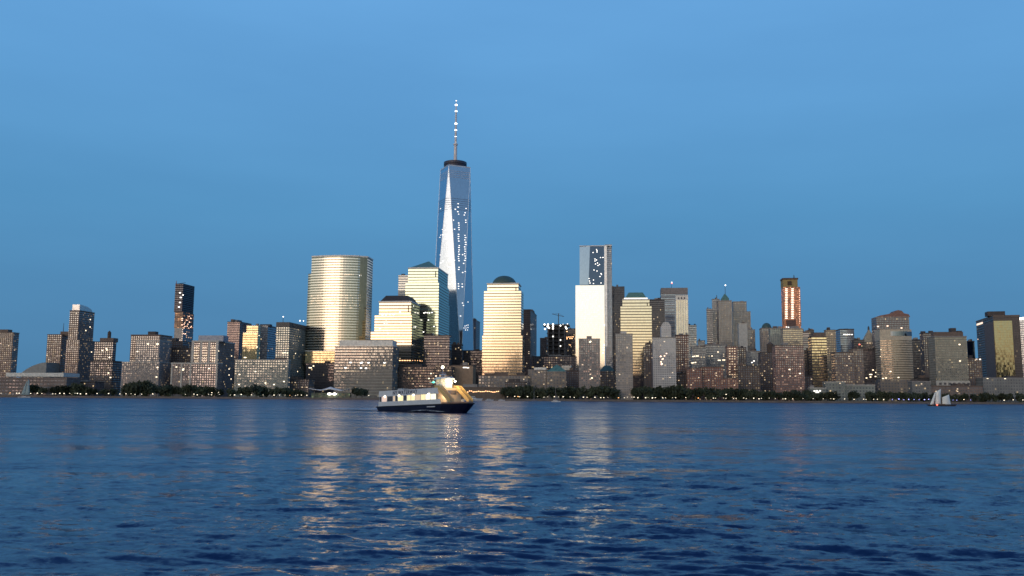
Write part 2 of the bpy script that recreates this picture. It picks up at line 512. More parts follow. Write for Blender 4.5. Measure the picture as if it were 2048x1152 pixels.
class Building:
    def __init__(self, label, Y, first, name='apartment_tower', cat='tower', yaw=GRID, depth=None, group=None):
        th = R(yaw)
        self.e1 = Vector((math.cos(th), -math.sin(th)))
        self.e2 = Vector((math.sin(th), math.cos(th)))
        self.th, self.Y, self.depth = th, Y, depth
        self.O = Vector((0, 0))
        self.O = self._foot(*first, Y)[4]
        self.root = thing(name, label, cat, (self.O.x, self.O.y, GROUND_Z), -th, group)
        self.boxes = []
    def _foot(self, xa, xc, xb, py, Y):
        r2 = lambda x: ray(x, py).xy
        sol = lambda C, e, x: -cross2(C, r2(x)) / cross2(e, r2(x))
        D = self.depth
        if xc is None:
            A = r2(xa) * Y
            W = sol(A, self.e1, xb)
            D = D or min(max(W * 0.8, 14), 34)
        else:
            C = r2(xc) * Y
            if C.x / C.y < math.tan(self.th):
                W = -sol(C, self.e1, xa)
                D = D or sol(C, self.e2, xb)
                A = C - self.e1 * W
            else:
                W = sol(C, self.e1, xb)
                D = D or sol(C, self.e2, xa)
                A = C
            D = min(max(D, 8), 110)
        rel = A - self.O
        return rel.dot(self.e1), rel.dot(self.e1) + W, rel.dot(self.e2), rel.dot(self.e2) + D, A
    def z(self, px, py, inset=0.0):
        d = ray(px, py)
        P = d.xy * (self.Y + inset)
        return CAM_H + d.z * (self.Y + inset) - GROUND_Z
    def rect(self, xa, xc, xb, py, inset=0.0):
        x0, x1, y0, y1, _ = self._foot(xa, xc, xb, py, self.Y + inset)
        return x0, x1, y0, y1, self.z(xc if xc is not None else (xa + xb) / 2, py, inset)
    def block(self, part, mat, xa, xc, xb, py, ybot=None, inset=0.0, cornice=None, ch=1.2, depth=None):
        d0 = self.depth
        if depth:
            self.depth = depth
        x0, x1, y0, y1, z1 = self.rect(xa, xc, xb, py, inset)
        self.depth = d0
        z0 = 0.0 if ybot is None else self.z(xc if xc is not None else (xa + xb) / 2, ybot, inset)
        o = MB().box(x0, x1, y0, y1, z0, z1).build(part, mat, self.root)
        b = (x0, x1, y0, y1, z0, z1)
        self.boxes.append(b)
        if cornice:
            MB().box(x0 - 0.35, x1 + 0.35, y0 - 0.35, y1 + 0.35, z1 + 0.003, z1 + ch).build('cornice', cornice, self.root)
        return b
    def face_point(self, px, py, b):
        """where the sight line meets the box: local point and the face's axis (0: side, 1: front)"""
        d = ray(px, py)
        e1, e2 = self.e1, self.e2
        dl = Vector((d.xy.dot(e1), d.xy.dot(e2), d.z))
        ol = Vector(((-self.O).dot(e1), (-self.O).dot(e2), CAM_H - GROUND_Z))
        best = None
        for axis, val in ((1, b[2]), (0, b[0]), (0, b[1])):
            if abs(dl[axis]) < 1e-6:
                continue
            t = (val - ol[axis]) / dl[axis]
            p = ol + dl * t
            if b[0] - 0.6 <= p.x <= b[1] + 0.6 and b[2] - 0.6 <= p.y <= b[3] + 0.6 and b[4] - 1 <= p.z <= b[5] + 1:
                if best is None or t < best[0]:
                    best = (t, p, axis, 1 if (axis == 0 and val == b[1]) else -1)
        return best
    def lights(self, pts, mat=None, w=2.4, h=1.5, b=None, name='lit_window'):
        mat = mat or WARM
        w, h = w * 0.85, h * 0.8
        for px, py in pts:
            hit = None
            for bb in ([b] if b else self.boxes):
                h_ = self.face_point(px, py, bb)
                if h_ and (hit is None or h_[0] < hit[0]):
                    hit = h_
            if hit is None:
                continue
            _, p, axis, s = hit
            if axis == 1:
                inst(name, pane_mesh(mat), self.root, (p.x, p.y - 0.1, p.z), (w, 0.3, h))
            else:
                inst(name, pane_mesh(mat), self.root, (p.x + 0.1 * s, p.y, p.z), (0.3, w, h))
    def scatter(self, n, seed, b=None, mat=None, w=2.0, h=1.4, fh=3.2, bw=3.4, zlo=0.12, zhi=0.97):
        r = random.Random(seed)
        w, h = w * 0.8, h * 0.72
        b = b or self.boxes[0]
        mat = mat or SOFTW
        done = set()
        for _ in range(int(n * 0.5)):
            z = b[4] + (b[5] - b[4]) * r.uniform(zlo, zhi)
            z = (math.floor(z / fh) + 0.5) * fh
            if z > b[5] - 1 or z < b[4] + 1:
                continue
            W, D = b[1] - b[0], b[3] - b[2]
            right = True
            C = self.O + self.e1 * b[1] + self.e2 * b[2]
            right = C.x / C.y < math.tan(self.th)
            if r.random() < 0.72:
                x = (math.floor((b[0] + W * r.uniform(0.05, 0.95)) / bw) + 0.5) * bw
                if not b[0] + 1 < x < b[1] - 1 or (x, z) in done:
                    continue
                done.add((x, z))
                inst('lit_window', pane_mesh(mat), self.root, (x, b[2] - 0.1, z), (w, 0.3, h))
            else:
                y = (math.floor((b[2] + D * r.uniform(0.05, 0.95)) / bw) + 0.5) * bw
                if not b[2] + 1 < y < b[3] - 1 or (y, z, 's') in done:
                    continue
                done.add((y, z, 's'))
                inst('lit_window', pane_mesh(mat), self.root, (b[1] + 0.1 if right else b[0] - 0.1, y, z), (0.3, w, h))
    def bands(self, b, mat, fh=4.2, frac=0.68, z0=None, z1=None, proud=0.18, name='window_band'):
        z0 = b[4] if z0 is None else z0
        z1 = b[5] if z1 is None else z1
        n = int((z1 - z0) / fh)
        if n < 1:
            return
        fh = (z1 - z0) / n
        for i in range(n):
            za = z0 + fh * (i + 0.5 - frac / 2)
            MB().box(b[0] - proud, b[1] + proud, b[2] - proud, b[3] + proud, za, za + fh * frac).build(name, mat, self.root)
    def mast(self, px, ytop, ybot, r=0.5, inset=8.0, name='antenna', mat=None):
        p0, p1 = self.z(px, ybot, inset), self.z(px, ytop, inset)
        P = ray(px, ybot).xy * (self.Y + inset) - self.O
        x, y = P.dot(self.e1), P.dot(self.e2)
        MB().bar((x, y, p0 - 0.5), (x, y, p1), r, 6, r * 0.5).build(name, mat or plain('dark_steel', (0.08, 0.08, 0.085), 0.6), self.root)
        return x, y, p1
    def lamp(self, px, py, mat, r=0.9, inset=6.0, name='beacon'):
        P = ray(px, py).xy * (self.Y + inset) - self.O
        x, y, z = P.dot(self.e1), P.dot(self.e2), self.z(px, py, inset)
        MB().ball((x, y, z), r, 8, 5).build(name, mat, self.root)

# facade palette -------------------------------------------------------------
brown_apt = facade('brown_apartment_wall', (0.20, 0.145, 0.12), fh=3.0, bw=3.2, wu=0.5, wv=0.5, lit=0.20, lstr=.38)
brown_dark = facade('dark_brown_wall', (0.115, 0.09, 0.085), fh=3.2, bw=3.2, wu=0.5, wv=0.5, lit=0.16, lstr=.36)
red_brick = facade('red_brick_wall', (0.24, 0.125, 0.10), fh=3.1, bw=3.0, wu=0.48, wv=0.5, lit=0.34, lstr=.42, litcol=(1, 0.66, 0.4))
grey_apt = facade('grey_apartment_wall', (0.27, 0.245, 0.235), fh=3.0, bw=3.2, wu=0.48, wv=0.48, lit=0.20, lstr=.36, litcol=(1, 0.7, 0.42))
pale_apt = facade('pale_apartment_wall', (0.52, 0.51, 0.51), fh=3.0, bw=2.9, wu=0.5, wv=0.45, lit=0.03)
tan_stone = facade('tan_stone_wall', (0.36, 0.31, 0.24), fh=3.6, bw=3.2, wu=0.45, wv=0.55, lit=0.05)
green_grey = facade('green_grey_wall', (0.27, 0.285, 0.26), glass=(0.30, 0.36, 0.38), fh=3.4, bw=3.6, wu=0.6, wv=0.45, lit=0.025)
purple_brown = facade('purple_brown_wall', (0.155, 0.115, 0.12), fh=3.8, bw=1.8, wu=0.5, wv=0.7, lit=0.02, glass=(0.2, 0.18, 0.2))
dark_glass = facade('dark_glass_wall', (0.05, 0.05, 0.06), glass=(0.11, 0.11, 0.13), fh=3.9, bw=2.0, wu=0.7, wv=0.6, lit=0.04, metal=.5)
blue_glass = facade('blue_grey_glass_wall', (0.12, 0.135, 0.16), glass=(0.36, 0.43, 0.52), fh=3.9, bw=2.4, wu=0.84, wv=0.62, lit=0.02)
dark_brick = facade('dark_brick_wall', (0.10, 0.075, 0.075), fh=3.1, bw=3.2, wu=0.5, wv=0.5, lit=0.05)
grey_office = facade('grey_office_wall', (0.24, 0.24, 0.245), glass=(0.3, 0.34, 0.4), fh=3.9, bw=2.2, wu=0.55, wv=0.55, lit=0.03)
old_stone = facade('old_stone_wall', (0.31, 0.27, 0.235), fh=3.8, bw=3.0, wu=0.42, wv=0.55, lit=0.22, lstr=.34)
white_stone = facade('white_stone_wall', (0.66, 0.64, 0.53), fh=3.9, bw=2.6, wu=0.4, wv=0.5, lit=0.0, glass=(0.5, 0.48, 0.4), metal=.8, wall_metal=.75, wall_rough=.3)
low_stone = facade('low_stone_wall', (0.23, 0.205, 0.19), fh=4.0, bw=4.2, wu=0.55, wv=0.5, lit=0.22, lstr=.4)
teal_low = facade('green_grey_low_wall', (0.25, 0.27, 0.25), fh=4.0, bw=4.0, wu=0.5, wv=0.45, lit=0.04)
pale_trim = plain('pale_trim', (0.48, 0.47, 0.44), 0.7)
white_trim = plain('white_trim', (0.78, 0.77, 0.72), 0.55)
grey_trim = plain('grey_trim', (0.26, 0.25, 0.25), 0.8)
dark_trim = plain('dark_trim', (0.07, 0.062, 0.065), 0.8)
brown_trim = plain('brown_trim', (0.15, 0.115, 0.10), 0.8)
copper = plain('green_copper', (0.09, 0.21, 0.20), 0.6)
copper_dark = plain('dark_green_copper', (0.05, 0.105, 0.11), 0.55)
steel = plain('dark_steel', (0.08, 0.08, 0.085), 0.6)
metal_pale = plain('pale_metal', (0.62, 0.64, 0.66), 0.35, 0.7)
tank_wood = plain('tank_wood', (0.09, 0.07, 0.06), 0.9)

def tower(label, Y, mat, tiers, cornice=None, name='apartment_tower', cat='tower', lit=0, seed=1, pent=(), ref=None, depth=None,
          yaw=GRID, lights=(), lmat=None, bands=None, parts=None, litmat=None):
    """tiers: (xa, xc, xb, ytop[, inset]); pent: (xa, xb, ytop, ybot[, material])"""
    t0 = tiers[0]
    B = Building(label, Y, t0[:4], name, cat, yaw, depth)
    for i, t in enumerate(tiers):
        B.block((parts[i] if parts else ('facade' if i == 0 else 'upper_block')), t[5] if len(t) > 5 else mat, *t[:4], inset=(t[4] if len(t) > 4 else 2.0 * i), cornice=cornice)
    for p in pent:
        B.block('penthouse', p[4] if len(p) > 4 else grey_trim, p[0], None, p[1], p[2], ybot=p[3] + 1.5, inset=6, depth=10)
    rr_ = random.Random(int(Y) * 7 + seed + int(t0[0]))
    for bb in B.boxes[-1:] if not pent else ():
        for _ in range(rr_.choice([1, 2, 2, 3])):
            w_, d_, h_ = rr_.uniform(.12, .34) * (bb[1] - bb[0]), rr_.uniform(.2, .4) * (bb[3] - bb[2]), rr_.uniform(1.8, 4.5)
            xx = rr_.uniform(bb[0] + .5, bb[1] - w_ - .5)
            yy = rr_.uniform(bb[2] + 2, max(bb[2] + 2.1, bb[3] - d_ - 1))
            zz = bb[5] + (1.2 if cornice else 0) + .005 + _ * .004
            MB().box(xx, xx + w_, yy, yy + d_, zz, zz + h_).build('roof_plant', rr_.choice([dark_trim, grey_trim, brown_trim]), B.root)
    if lit:
        B.scatter(lit, seed, mat=litmat)
    if lights:
        B.lights(lights, lmat)
    if bands:
        B.bands(B.boxes[0], **bands)
    if ref:
        xs = [t0[0], t0[2]]
        LANDMARKS.append((sum(xs) / 2, ref))
    return B

# ---- far left group ----
B = tower('brown apartment slab with columns of gold windows, cut off by the left edge', 1350, brown_apt, [(-40, 27, 38.5, 666)], brown_trim,
          lit=26, seed=3, pent=[(-8, 16, 659, 667, brown_trim)], ref='the left-edge slab', litmat=SOFTW)
B = Building('low brown terminal under a long flat pale roof, left of the tall brown tower', 1200, (-30, None, 134, 756), 'ferry_terminal', 'building', depth=30)
B.block('facade', facade('terminal_wall', (0.17, 0.14, 0.13), fh=4.5, bw=5, wu=0.7, wv=0.35, lit=0.03), -30, None, 134, 755)
x0, x1, y0, y1, z1 = B.rect(16, None, 131, 746)
zb = B.z(70, 753.5)
MB().box(x0, x1, y0 - 4, y1 + 2, zb, z1).build('roof', plain('pale_roof', (0.62, 0.64, 0.62), 0.6), B.root)
for k in range(9):
    xx = x0 + 4 + (x1 - x0 - 8) * k / 8
    MB().box(xx - 0.5, xx + 0.5, y0 - 3, y0 - 2, 0, zb - 0.003).build('column', grey_trim, B.root)
LANDMARKS.append((72, 'the long pale roof'))
B = Building('grey hall with a rising curved roof behind the pale-roofed terminal', 1280, (44, None, 97, 735), 'arena_hall', 'building', depth=30)
pts = [(42, 752), (97, 752), (97, 725), (88, 725.5), (78, 728), (66, 732), (54, 738), (42, 746)]
pl = []
for px, py in pts:
    P = ray(px, py).xy * 1280 - B.O
    pl.append((P.dot(B.e1), B.z(px, py)))
pl[0] = (pl[0][0], 0); pl[1] = (pl[1][0], 0)
MB().profile(pl, 0, 30).build('hall_shell', plain('grey_cladding', (0.24, 0.26, 0.27), 0.7), B.root)
B = tower('slim brown twin slab with an antenna, left neighbour of the tall curved-crown tower', 1310, brown_apt, [(95, 124, 137, 670)], brown_trim,
          lit=18, seed=5, pent=[(121, 137, 663, 670, brown_trim)], litmat=SOFTW)
B.mast(126.5, 646, 664)
B = Building('tall brown tower with a quarter-round metal crown on its roof', 1290, (133, 159, 191, 681), 'apartment_tower', 'tower')
B.block('facade', brown_apt, 133, 159, 191, 681, cornice=brown_trim)
b = B.block('upper_block', brown_apt, 140, 159, 189.5, 622, inset=1.5, cornice=brown_trim)
za = b[5] + 1.2
zt = B.z(165, 608.5)
r_ = zt - za
xs0, W = b[1], b[3] - b[2]
arc = [(0.0, 0.0), (W * 0.86, 0.0)] + [(W * 0.86 * math.cos(a), r_ * math.sin(a) * 0.98 + 0.01) for a in [R(q) for q in range(10, 91, 10)]]
mb = MB()
n = len(arc)
vs = [(b[0] + 3, b[2] + 0.5 + u, za + v) for u, v in arc] + [(b[1] - 0.5, b[2] + 0.5 + u, za + v) for u, v in arc]
mb.add(vs, [tuple(range(n)), tuple(reversed(range(n, 2 * n)))] + [(i, n + i, n + (i + 1) % n, (i + 1) % n) for i in range(n)])
mb.build('crown', metal_pale, B.root)
B.scatter(16, 8, B.boxes[1])
B.lights([(180.5, 639), (180, 654), (171.5, 661), (183, 704), (152, 767)])
LANDMARKS.append((160, 'the tall curved-crown tower'))
B = Building('dark brown apartment house with a water tank on its stepped roof', 1260, (181, 225, 244, 723), 'apartment_block', 'building')
B.block('facade', brown_dark, 181, 225, 244, 723, cornice=dark_trim)
B.block('upper_block', brown_dark, 189.5, 226, 233, 684.5, inset=2, cornice=dark_trim)
b = B.block('penthouse', brown_trim, 200, None, 227, 676, ybot=684, inset=6, depth=12)
cx, cy = (b[0] + b[1]) / 2, (b[2] + b[3]) / 2
zz = B.z(213.5, 661, 8)
mb = MB().lathe(cx, cy, [(2.4, b[5]), (2.4, zz - 2.5), (0.3, zz)], 12)
mb.build('water_tank', tank_wood, B.root)
B.scatter(22, 11, B.boxes[1])
B.lights([(205, 701), (213, 697), (214, 700), (219, 715), (217, 746), (221, 755)])
LANDMARKS.append((213, 'the water-tank house'))
B = Building('grey-brown stepped apartment block with pale lintel lines, right of the water-tank house', 1225, (244, 319, 341, 725), 'apartment_block', 'building')
B.block('facade', grey_apt, 244, 319, 341, 725, cornice=pale_trim, ch=1.0)
B.block('upper_block', grey_apt, 272, 319, 341, 682, inset=2, cornice=pale_trim)
B.block('upper_block', brown_apt, 262, None, 320, 671, inset=14, cornice=brown_trim)
B.block('penthouse', dark_trim, 296, None, 311, 663, ybot=672, inset=18, depth=8)
B.scatter(14, 12, B.boxes[1])
B.lights([(314, 688), (316, 688), (296, 688), (315, 735), (275, 703), (313, 754)])
LANDMARKS.append((285, 'the stepped grey-brown block'))
tower('dark peaked-roof block right of the stepped grey-brown block', 1300, dark_brick, [(322, None, 366, 684)], dark_trim, 'apartment_block', 'building', lit=5, seed=14,
      pent=[(336, 352, 676, 684, dark_trim)])
tower('dark block at the foot of the dark construction tower', 1280, brown_dark, [(341, None, 386, 698)], dark_trim, 'apartment_block', 'building', lit=8, seed=15)
# dark construction tower
site_dark = facade('site_netting', (0.020, 0.022, 0.034), glass=(0.05, 0.055, 0.08), fh=3.6, bw=5, wu=0.9, wv=0.5, lit=0.0, wall_rough=0.9)
site_brown = facade('site_open_floor', (0.19, 0.105, 0.08), glass=(0.05, 0.03, 0.03), fh=3.4, bw=4.5, wu=0.84, wv=0.6, lit=0.35, metal=0.1, litcol=(1, 0.46, 0.2), lstr=0.8)
concrete = plain('raw_concrete', (0.42, 0.40, 0.38), 0.85)
B = Building('unfinished tower in dark netting above orange-lit open floors', 1700, (349.5, 366, 387, 656), 'construction_tower', 'tower')
b0 = B.block('lower_floors', facade('site_low', (0.16, 0.13, 0.125), fh=3.4, bw=4.5, wu=0.7, wv=0.55, lit=0.12, litcol=(1, 0.6, 0.3)), 349.5, 366, 387, 656)
b1 = B.block('open_floors', site_brown, 350, 366, 388, 624, ybot=655.9, inset=0.5)
b2 = B.block('netting', site_dark, 351, 366.5, 389.5, 567, ybot=623.9, inset=0.2)
MB().box(b0[0] - 0.3, b0[1] - 2, b0[2] - 0.4, b0[2] + 3, B.z(358, 679), B.z(358, 656)).build('concrete_wall', concrete, B.root)
for i in range(7):
    z_ = b1[4] + (b1[5] - b1[4]) * (i + 0.5) / 7
    MB().box(b1[0] - 0.6, b1[1] + 0.6, b1[2] - 0.6, b1[3] + 0.6, z_, z_ + 0.5).build('floor_slab', plain('slab_concrete', (0.22, 0.16, 0.13), 0.85), B.root)
for i in range(12):
    z_ = b2[4] + (b2[5] - b2[4]) * (i + 0.5) / 12
    MB().box(b2[0] - 0.3, b2[1] + 0.3, b2[2] - 0.3, b2[3] + 0.3, z_, z_ + 0.35).build('netting_rail', plain('netting_edge', (0.03, 0.035, 0.06), 0.8), B.root)
B.mast(352.5, 561.5, 572, 0.9, 2, 'hoist_mast', plain('hoist_red', (0.3, 0.12, 0.1), 0.7))
MB().bar((b2[0] + 4, b2[2] + 3, b2[5]), (b2[0] + 16, b2[2] + 9, b2[5] + 3), 0.4).build('crane_jib', steel, B.root)
B.lights([(360, 585.5), (366, 590), (361.5, 595), (360, 605), (358, 614)], COOL, 4.0, 2.2, b2)
r = random.Random(5)
for py in (632, 637, 641, 645, 649, 652, 655, 668):
    B.lights([(r.uniform(364, 383), py + r.uniform(-1, 1)) for _ in range(3)], PINKW, 3.2, 1.3)
# pale frame block
B = Building('pale-framed apartment block with three columns of gold windows over a wide front wing', 1240, (384, 437, 470, 684), 'apartment_block', 'building')
b = B.block('facade', facade('framed_wall', (0.22, 0.155, 0.13), fh=3.3, bw=3.0, wu=0.55, wv=0.5, lit=0.10), 384, 437, 470, 684, cornice=pale_trim, ch=2.2)
W = b[1] - b[0]
for k, (u, w) in enumerate(((0.04, 0.09), (0.36, 0.07), (0.66, 0.07), (0.96, 0.09))):
    MB().box(b[0] + W * (u - w / 2), b[0] + W * (u + w / 2), b[2] - 0.5, b[2] + 0.5, 30, b[5] - 0.01).build('pilaster', pale_trim, B.root)
B.block('penthouse', plain('roof_box_lit_tint', (0.30, 0.34, 0.42), 0.5), 397, None, 447, 671, ybot=683, inset=7, depth=16)  # bluish colour stands in for light falling on the roof box
w = B.block('front_wing', facade('wing_wall', (0.24, 0.20, 0.185), fh=3.2, bw=3.4, wu=0.5, wv=0.5, lit=0.06), 342.5, 436, 445, 728, inset=-22, cornice=pale_trim, ch=1.8)
for u in (0.02, 0.23, 0.42, 0.98):
    W2 = w[1] - w[0]
    MB().box(w[0] + W2 * u - 1, w[0] + W2 * u + 1, w[2] - 0.5, w[2] + 0.4, 12, w[5] - 0.01).build('pilaster', pale_trim, B.root)
for px in (392, 409, 427):
    for py in (695, 700.5, 706, 711.5, 717, 722):
        B.lights([(px - 2, py), (px + 2.5, py)], SOFTW, 2.6, 1.2, b)
B.lights([(437, 702), (391, 726), (366, 740), (367, 738), (418, 737), (353, 734), (458, 738), (458, 750), (463, 712), (462, 758)])
LANDMARKS.append((400, 'the pale-framed block'))
tower('plain purple-brown office tower left of the yellow-lit tower', 1470, purple_brown, [(455, 480, 503, 644.5)], dark_trim, 'office_tower', lit=5, seed=21)
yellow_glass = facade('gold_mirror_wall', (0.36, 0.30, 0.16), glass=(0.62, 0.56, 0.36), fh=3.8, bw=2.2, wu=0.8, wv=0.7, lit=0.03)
B = tower('yellow-faced stepped tower between the purple-brown tower and the grey-green tower', 1420, yellow_glass, [(486, 515.5, 521, 666), (493.5, 516, 521, 652, 3)], tan_stone,
          'office_tower', ref=None)
B.lights([(518, 671), (514, 694), (491.5, 715), (489, 715), (538, 669)])
tower('blue-grey glass tower with a dark side, half behind the yellow-faced tower', 1530, blue_glass, [(514, 536, 554, 652)], grey_trim, 'office_tower', lit=6, seed=23,
      pent=[(520, 540, 648.5, 653, dark_trim)])
B = Building('grey-green slab tower with a blind top band and a dark side', 1330, (553, 579, 617, 645), 'office_tower', 'tower')
b = B.block('facade', green_grey, 553, 579, 617, 645)
MB().box(b[0] - .3, b[1] + .3, b[2] - .3, b[3] + .3, b[5] - 7, b[5] + .6).build('top_band', plain('band_brown', (0.13, 0.125, 0.12), 0.8), B.root)
B.mast(566, 634, 645)
B.lamp(566.5, 633.5, COOL, 0.9)
B.lamp(600, 641.5, COOL, 1.0, 20)
B.lamp(607, 641.8, COOL, 0.8, 24)
B.lights([(566, 706), (570, 705.5), (591, 707), (575, 706), (555, 718.5), (595, 743), (594, 759), (588, 770), (581, 762), (609, 768)])
B.scatter(14, 24)
LANDMARKS.append((590, 'the grey-green slab'))
B = tower('wide grey-green waterfront block with many small panes', 1215, green_grey, [(470, 577, 580, 721)], pale_trim, 'apartment_block', 'building', lit=12, seed=25,
          ref='the wide grey-green block', lights=[(531, 766), (548, 769), (568, 763), (478, 769), (479, 749), (511, 743)])

# ---- curved glass tower ----
def build_curved_tower():
    Y = 1390.0
    lab = 'broad curved glass tower striped with white floor edges, mirroring the gold sky'
    B = Building(lab, Y, (622, None, 735, 515), 'curved_glass_tower', 'tower')
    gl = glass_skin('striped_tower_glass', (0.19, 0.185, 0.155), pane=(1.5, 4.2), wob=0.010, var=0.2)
    fin = plain('white_floor_edge', (0.72, 0.70, 0.64), 0.22, 0.85, grain=0.03)
    def plan(pxl, pxr, py, bulge, D, inset):
        P = ray(pxl, py).xy * (Y + inset) - B.O
        x0, y0 = P.dot(B.e1), P.dot(B.e2)
        Q = ray(pxr, py).xy * (Y + inset) - B.O
        x1 = Q.dot(B.e1)
        n = 20
        pts = []
        for k in range(n + 1):
            s = k / n
            yy = y0 + 6 - bulge * math.sin(math.pi * (0.10 + 0.90 * s) * 0.98) * 1.0 + 16 * max(0, s - 0.55) ** 2 * 1.6
            pts.append((x0 + (x1 - x0) * s, yy))
        pts += [(x1, y0 + D), (x0, y0 + D)]
        return pts
    def grow(pts, d):
        cx = sum(p[0] for p in pts) / len(pts); cy = sum(p[1] for p in pts) / len(pts)
        return [(p[0] + (d if p[0] > cx else -d) * 0.6, p[1] + (d if p[1] > cy else -d)) for p in pts]
    main = plan(622.5, 735.0, 517, 9, 42, 0)
    ztop, zlow = B.z(680, 514.5), B.z(640, 703)
    MB().prism(main, 0.0, ztop).build('glass_body', gl, B.root)
    wing = plan(614.8, 640, 546, 5, 38, 5)
    MB().prism(wing, 0.0, B.z(620, 546)).build('side_wing', gl, B.root)
    n = 36
    for i in range(n + 1):
        z = zlow + (ztop - zlow) * i / n
        hh = 1.9
        if i == n:
            MB().prism(grow(main, 0.9), z + 0.05, z + 2.2).build('roof_rim', white_trim, B.root)
        else:
            MB().prism(grow(main, 0.45), z, z + hh).build('floor_edge', fin, B.root)
        if z < B.z(620, 547):
            MB().prism(grow(wing, 0.35), z + 0.01, z + hh - 0.02).build('floor_edge', fin, B.root)
    # podium with gold glass
    pod = B.block('podium', yellow_glass, 610.6, None, 671, 703, ybot=727, inset=-8, depth=30, cornice=white_trim, ch=1.4)
    # lit floors
    r = random.Random(4)
    def dots(py, a, b_, p, mat=SOFTW):
        for px in np.arange(a, b_, 3.2):
            if r.random() < p:
                d = ray(px, py)
                # march to the curved front
                u = ((d.xy * Y - B.O).dot(B.e1) - main[0][0]) / (main[20][0] - main[0][0])
                k = min(max(u, 0), 0.999) * 20
                i0 = int(k)
                yy = main[i0][1] + (main[i0 + 1][1] - main[i0][1]) * (k - i0)
                P = d.xy * (Y + yy) - B.O
                inst('lit_window', pane_mesh(mat), B.root, (P.dot(B.e1), yy - 0.35, B.z(px, py, yy)), (2.2, 0.4, 1.3))
    dots(550.5, 664, 730, 0.75); dots(553, 722, 734, 1, COOL)
    for py in (592, 597, 602, 607):
        dots(py, 624, 728, 0.42)
    dots(612, 690, 728, 0.7); dots(617, 700, 728, 0.4)
    LANDMARKS.append((672, 'the curved striped tower'))
build_curved_tower()
tower('dark low block under the podium of the curved striped tower', 1300, dark_glass, [(612, None, 668, 728)], dark_trim, 'office_block', 'building', lit=6, seed=31,
      lights=[(619, 735.5), (622, 735.5), (627, 732)])
B = Building('glass low-rise with a white roof band in front of the curved striped tower', 1255, (670, 786, 798, 692), 'office_block', 'building')
lowglass = facade('lowrise_glass', (0.21, 0.20, 0.185), glass=(0.34, 0.36, 0.37), fh=4.0, bw=2.2, wu=0.78, wv=0.55, lit=0.03)
b = B.block('facade', lowglass, 670, 786, 798, 692)
x0, x1, y0, y1, z1 = B.rect(679, 785.5, 794, 680.5, 2)
MB().box(x0, x1, y0, y1, b[5] + 0.01, z1).build('roof_band', white_trim, B.root)
for i in range(9):
    z_ = 5 + i * 4.1
    MB().box(b[0] - .2, b[1] + .2, b[2] - .25, b[3] + .2, z_, z_ + 1.0).build('floor_edge', plain('stone_edge', (0.30, 0.30, 0.27), 0.7), B.root)
B.lights([(701, 725), (722, 726), (724, 725), (737, 725.5), (769, 725.5), (691, 735.5), (722, 736), (732, 736.5), (681, 679.5)], COOL, 3.4, 1.6)
B.lights([(675 + i * 4.5, 742) for i in range(10)], SOFTW, 3.4, 1.0)
LANDMARKS.append((735, 'the white-banded glass low-rise'))

# ---- the four stepped stone-and-glass towers ----
stone = plain('grey_granite', (0.17, 0.15, 0.135), 0.7, scale=0.15)
def stepped(label, Y, tiers, roof, name='stepped_office_tower', glass=(0.70, 0.69, 0.60), ref=None, frac=0.72, fh=4.15, lowpy=None, band_lo=0):
    B = Building(label, Y, tiers[0][:4], name, 'tower')
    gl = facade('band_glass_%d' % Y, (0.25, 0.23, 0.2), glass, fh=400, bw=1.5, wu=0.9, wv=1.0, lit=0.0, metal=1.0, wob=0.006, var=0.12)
    prev = 0.0
    for i, t in enumerate(tiers):          # lowest first
        x0, x1, y0, y1, z1 = B.rect(*t[:4], t[4])
        MB().box(x0, x1, y0, y1, 0.0 if i == 0 else prev - 3, z1).build('stone_shaft', stone, B.root)
        b = (x0, x1, y0, y1, max(prev, 4.0), z1)
        B.boxes.append((x0, x1, y0, y1, 0 if i == 0 else prev, z1))
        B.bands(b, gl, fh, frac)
        prev = z1
        last = b
    return B, last, gl

def hip(B, b, over, zt, inset_x, inset_y, mat, part='roof', trim=white_trim):
    MB().box(b[0] - over, b[1] + over, b[2] - over, b[3] + over, b[5] + 0.01, b[5] + 2.0).build('cornice', trim, B.root)
    MB().frustum((b[0] + 1, b[1] - 1, b[2] + 1, b[3] - 1, b[5] + 2.01), (b[0] + inset_x, b[1] - inset_x, b[2] + inset_y, b[3] - inset_y, zt)).build(part, mat, B.root)

def brackets(B, b, mat):
    """dark recessed line framing the top storeys"""
    W, H = b[1] - b[0], b[5] - b[4]
    MB().box(b[0] + W * .06, b[1] - W * .06, b[2] - 0.5, b[2], b[5] - 5.2, b[5] - 4.2).box(b[1] - W * .09, b[1] - W * .06, b[2] - .5, b[2], b[5] - 14, b[5] - 5.2).build('reveal_line', mat, B.root)

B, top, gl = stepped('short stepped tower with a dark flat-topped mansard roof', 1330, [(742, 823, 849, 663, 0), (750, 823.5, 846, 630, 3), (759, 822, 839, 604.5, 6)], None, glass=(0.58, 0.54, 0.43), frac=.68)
hip(B, top, 1.2, B.z(798, 590, 10), 7.5, 9, plain('dark_slate', (0.045, 0.045, 0.05), 0.6))
brackets(B, top, dark_trim)
B.scatter(8, 41, B.boxes[0]); B.scatter(5, 42, B.boxes[1])
B.lights([(765, 630), (772, 629.5), (780, 629), (787, 629), (769, 648), (774, 648.5), (800, 624), (802, 645), (827, 612), (828, 654), (831, 654.5), (760, 657), (776, 667), (806, 683)], COOL)
B.lights([(800 + 5 * i, 721) for i in range(9)] + [(840, 722), (844, 722), (848, 722)], AMBER, 3.0, 1.2)
LANDMARKS.append((800, 'the mansard-roofed tower'))
tower('white-striped block peeping out left of the pyramid-roofed tower', 1640, facade('white_stripe_wall', (0.6, 0.6, 0.57), glass=(0.5, 0.52, 0.52), fh=4.4, bw=40, wu=1, wv=0.4, lit=0), [(797, None, 822, 551.6)], white_trim, 'office_tower')
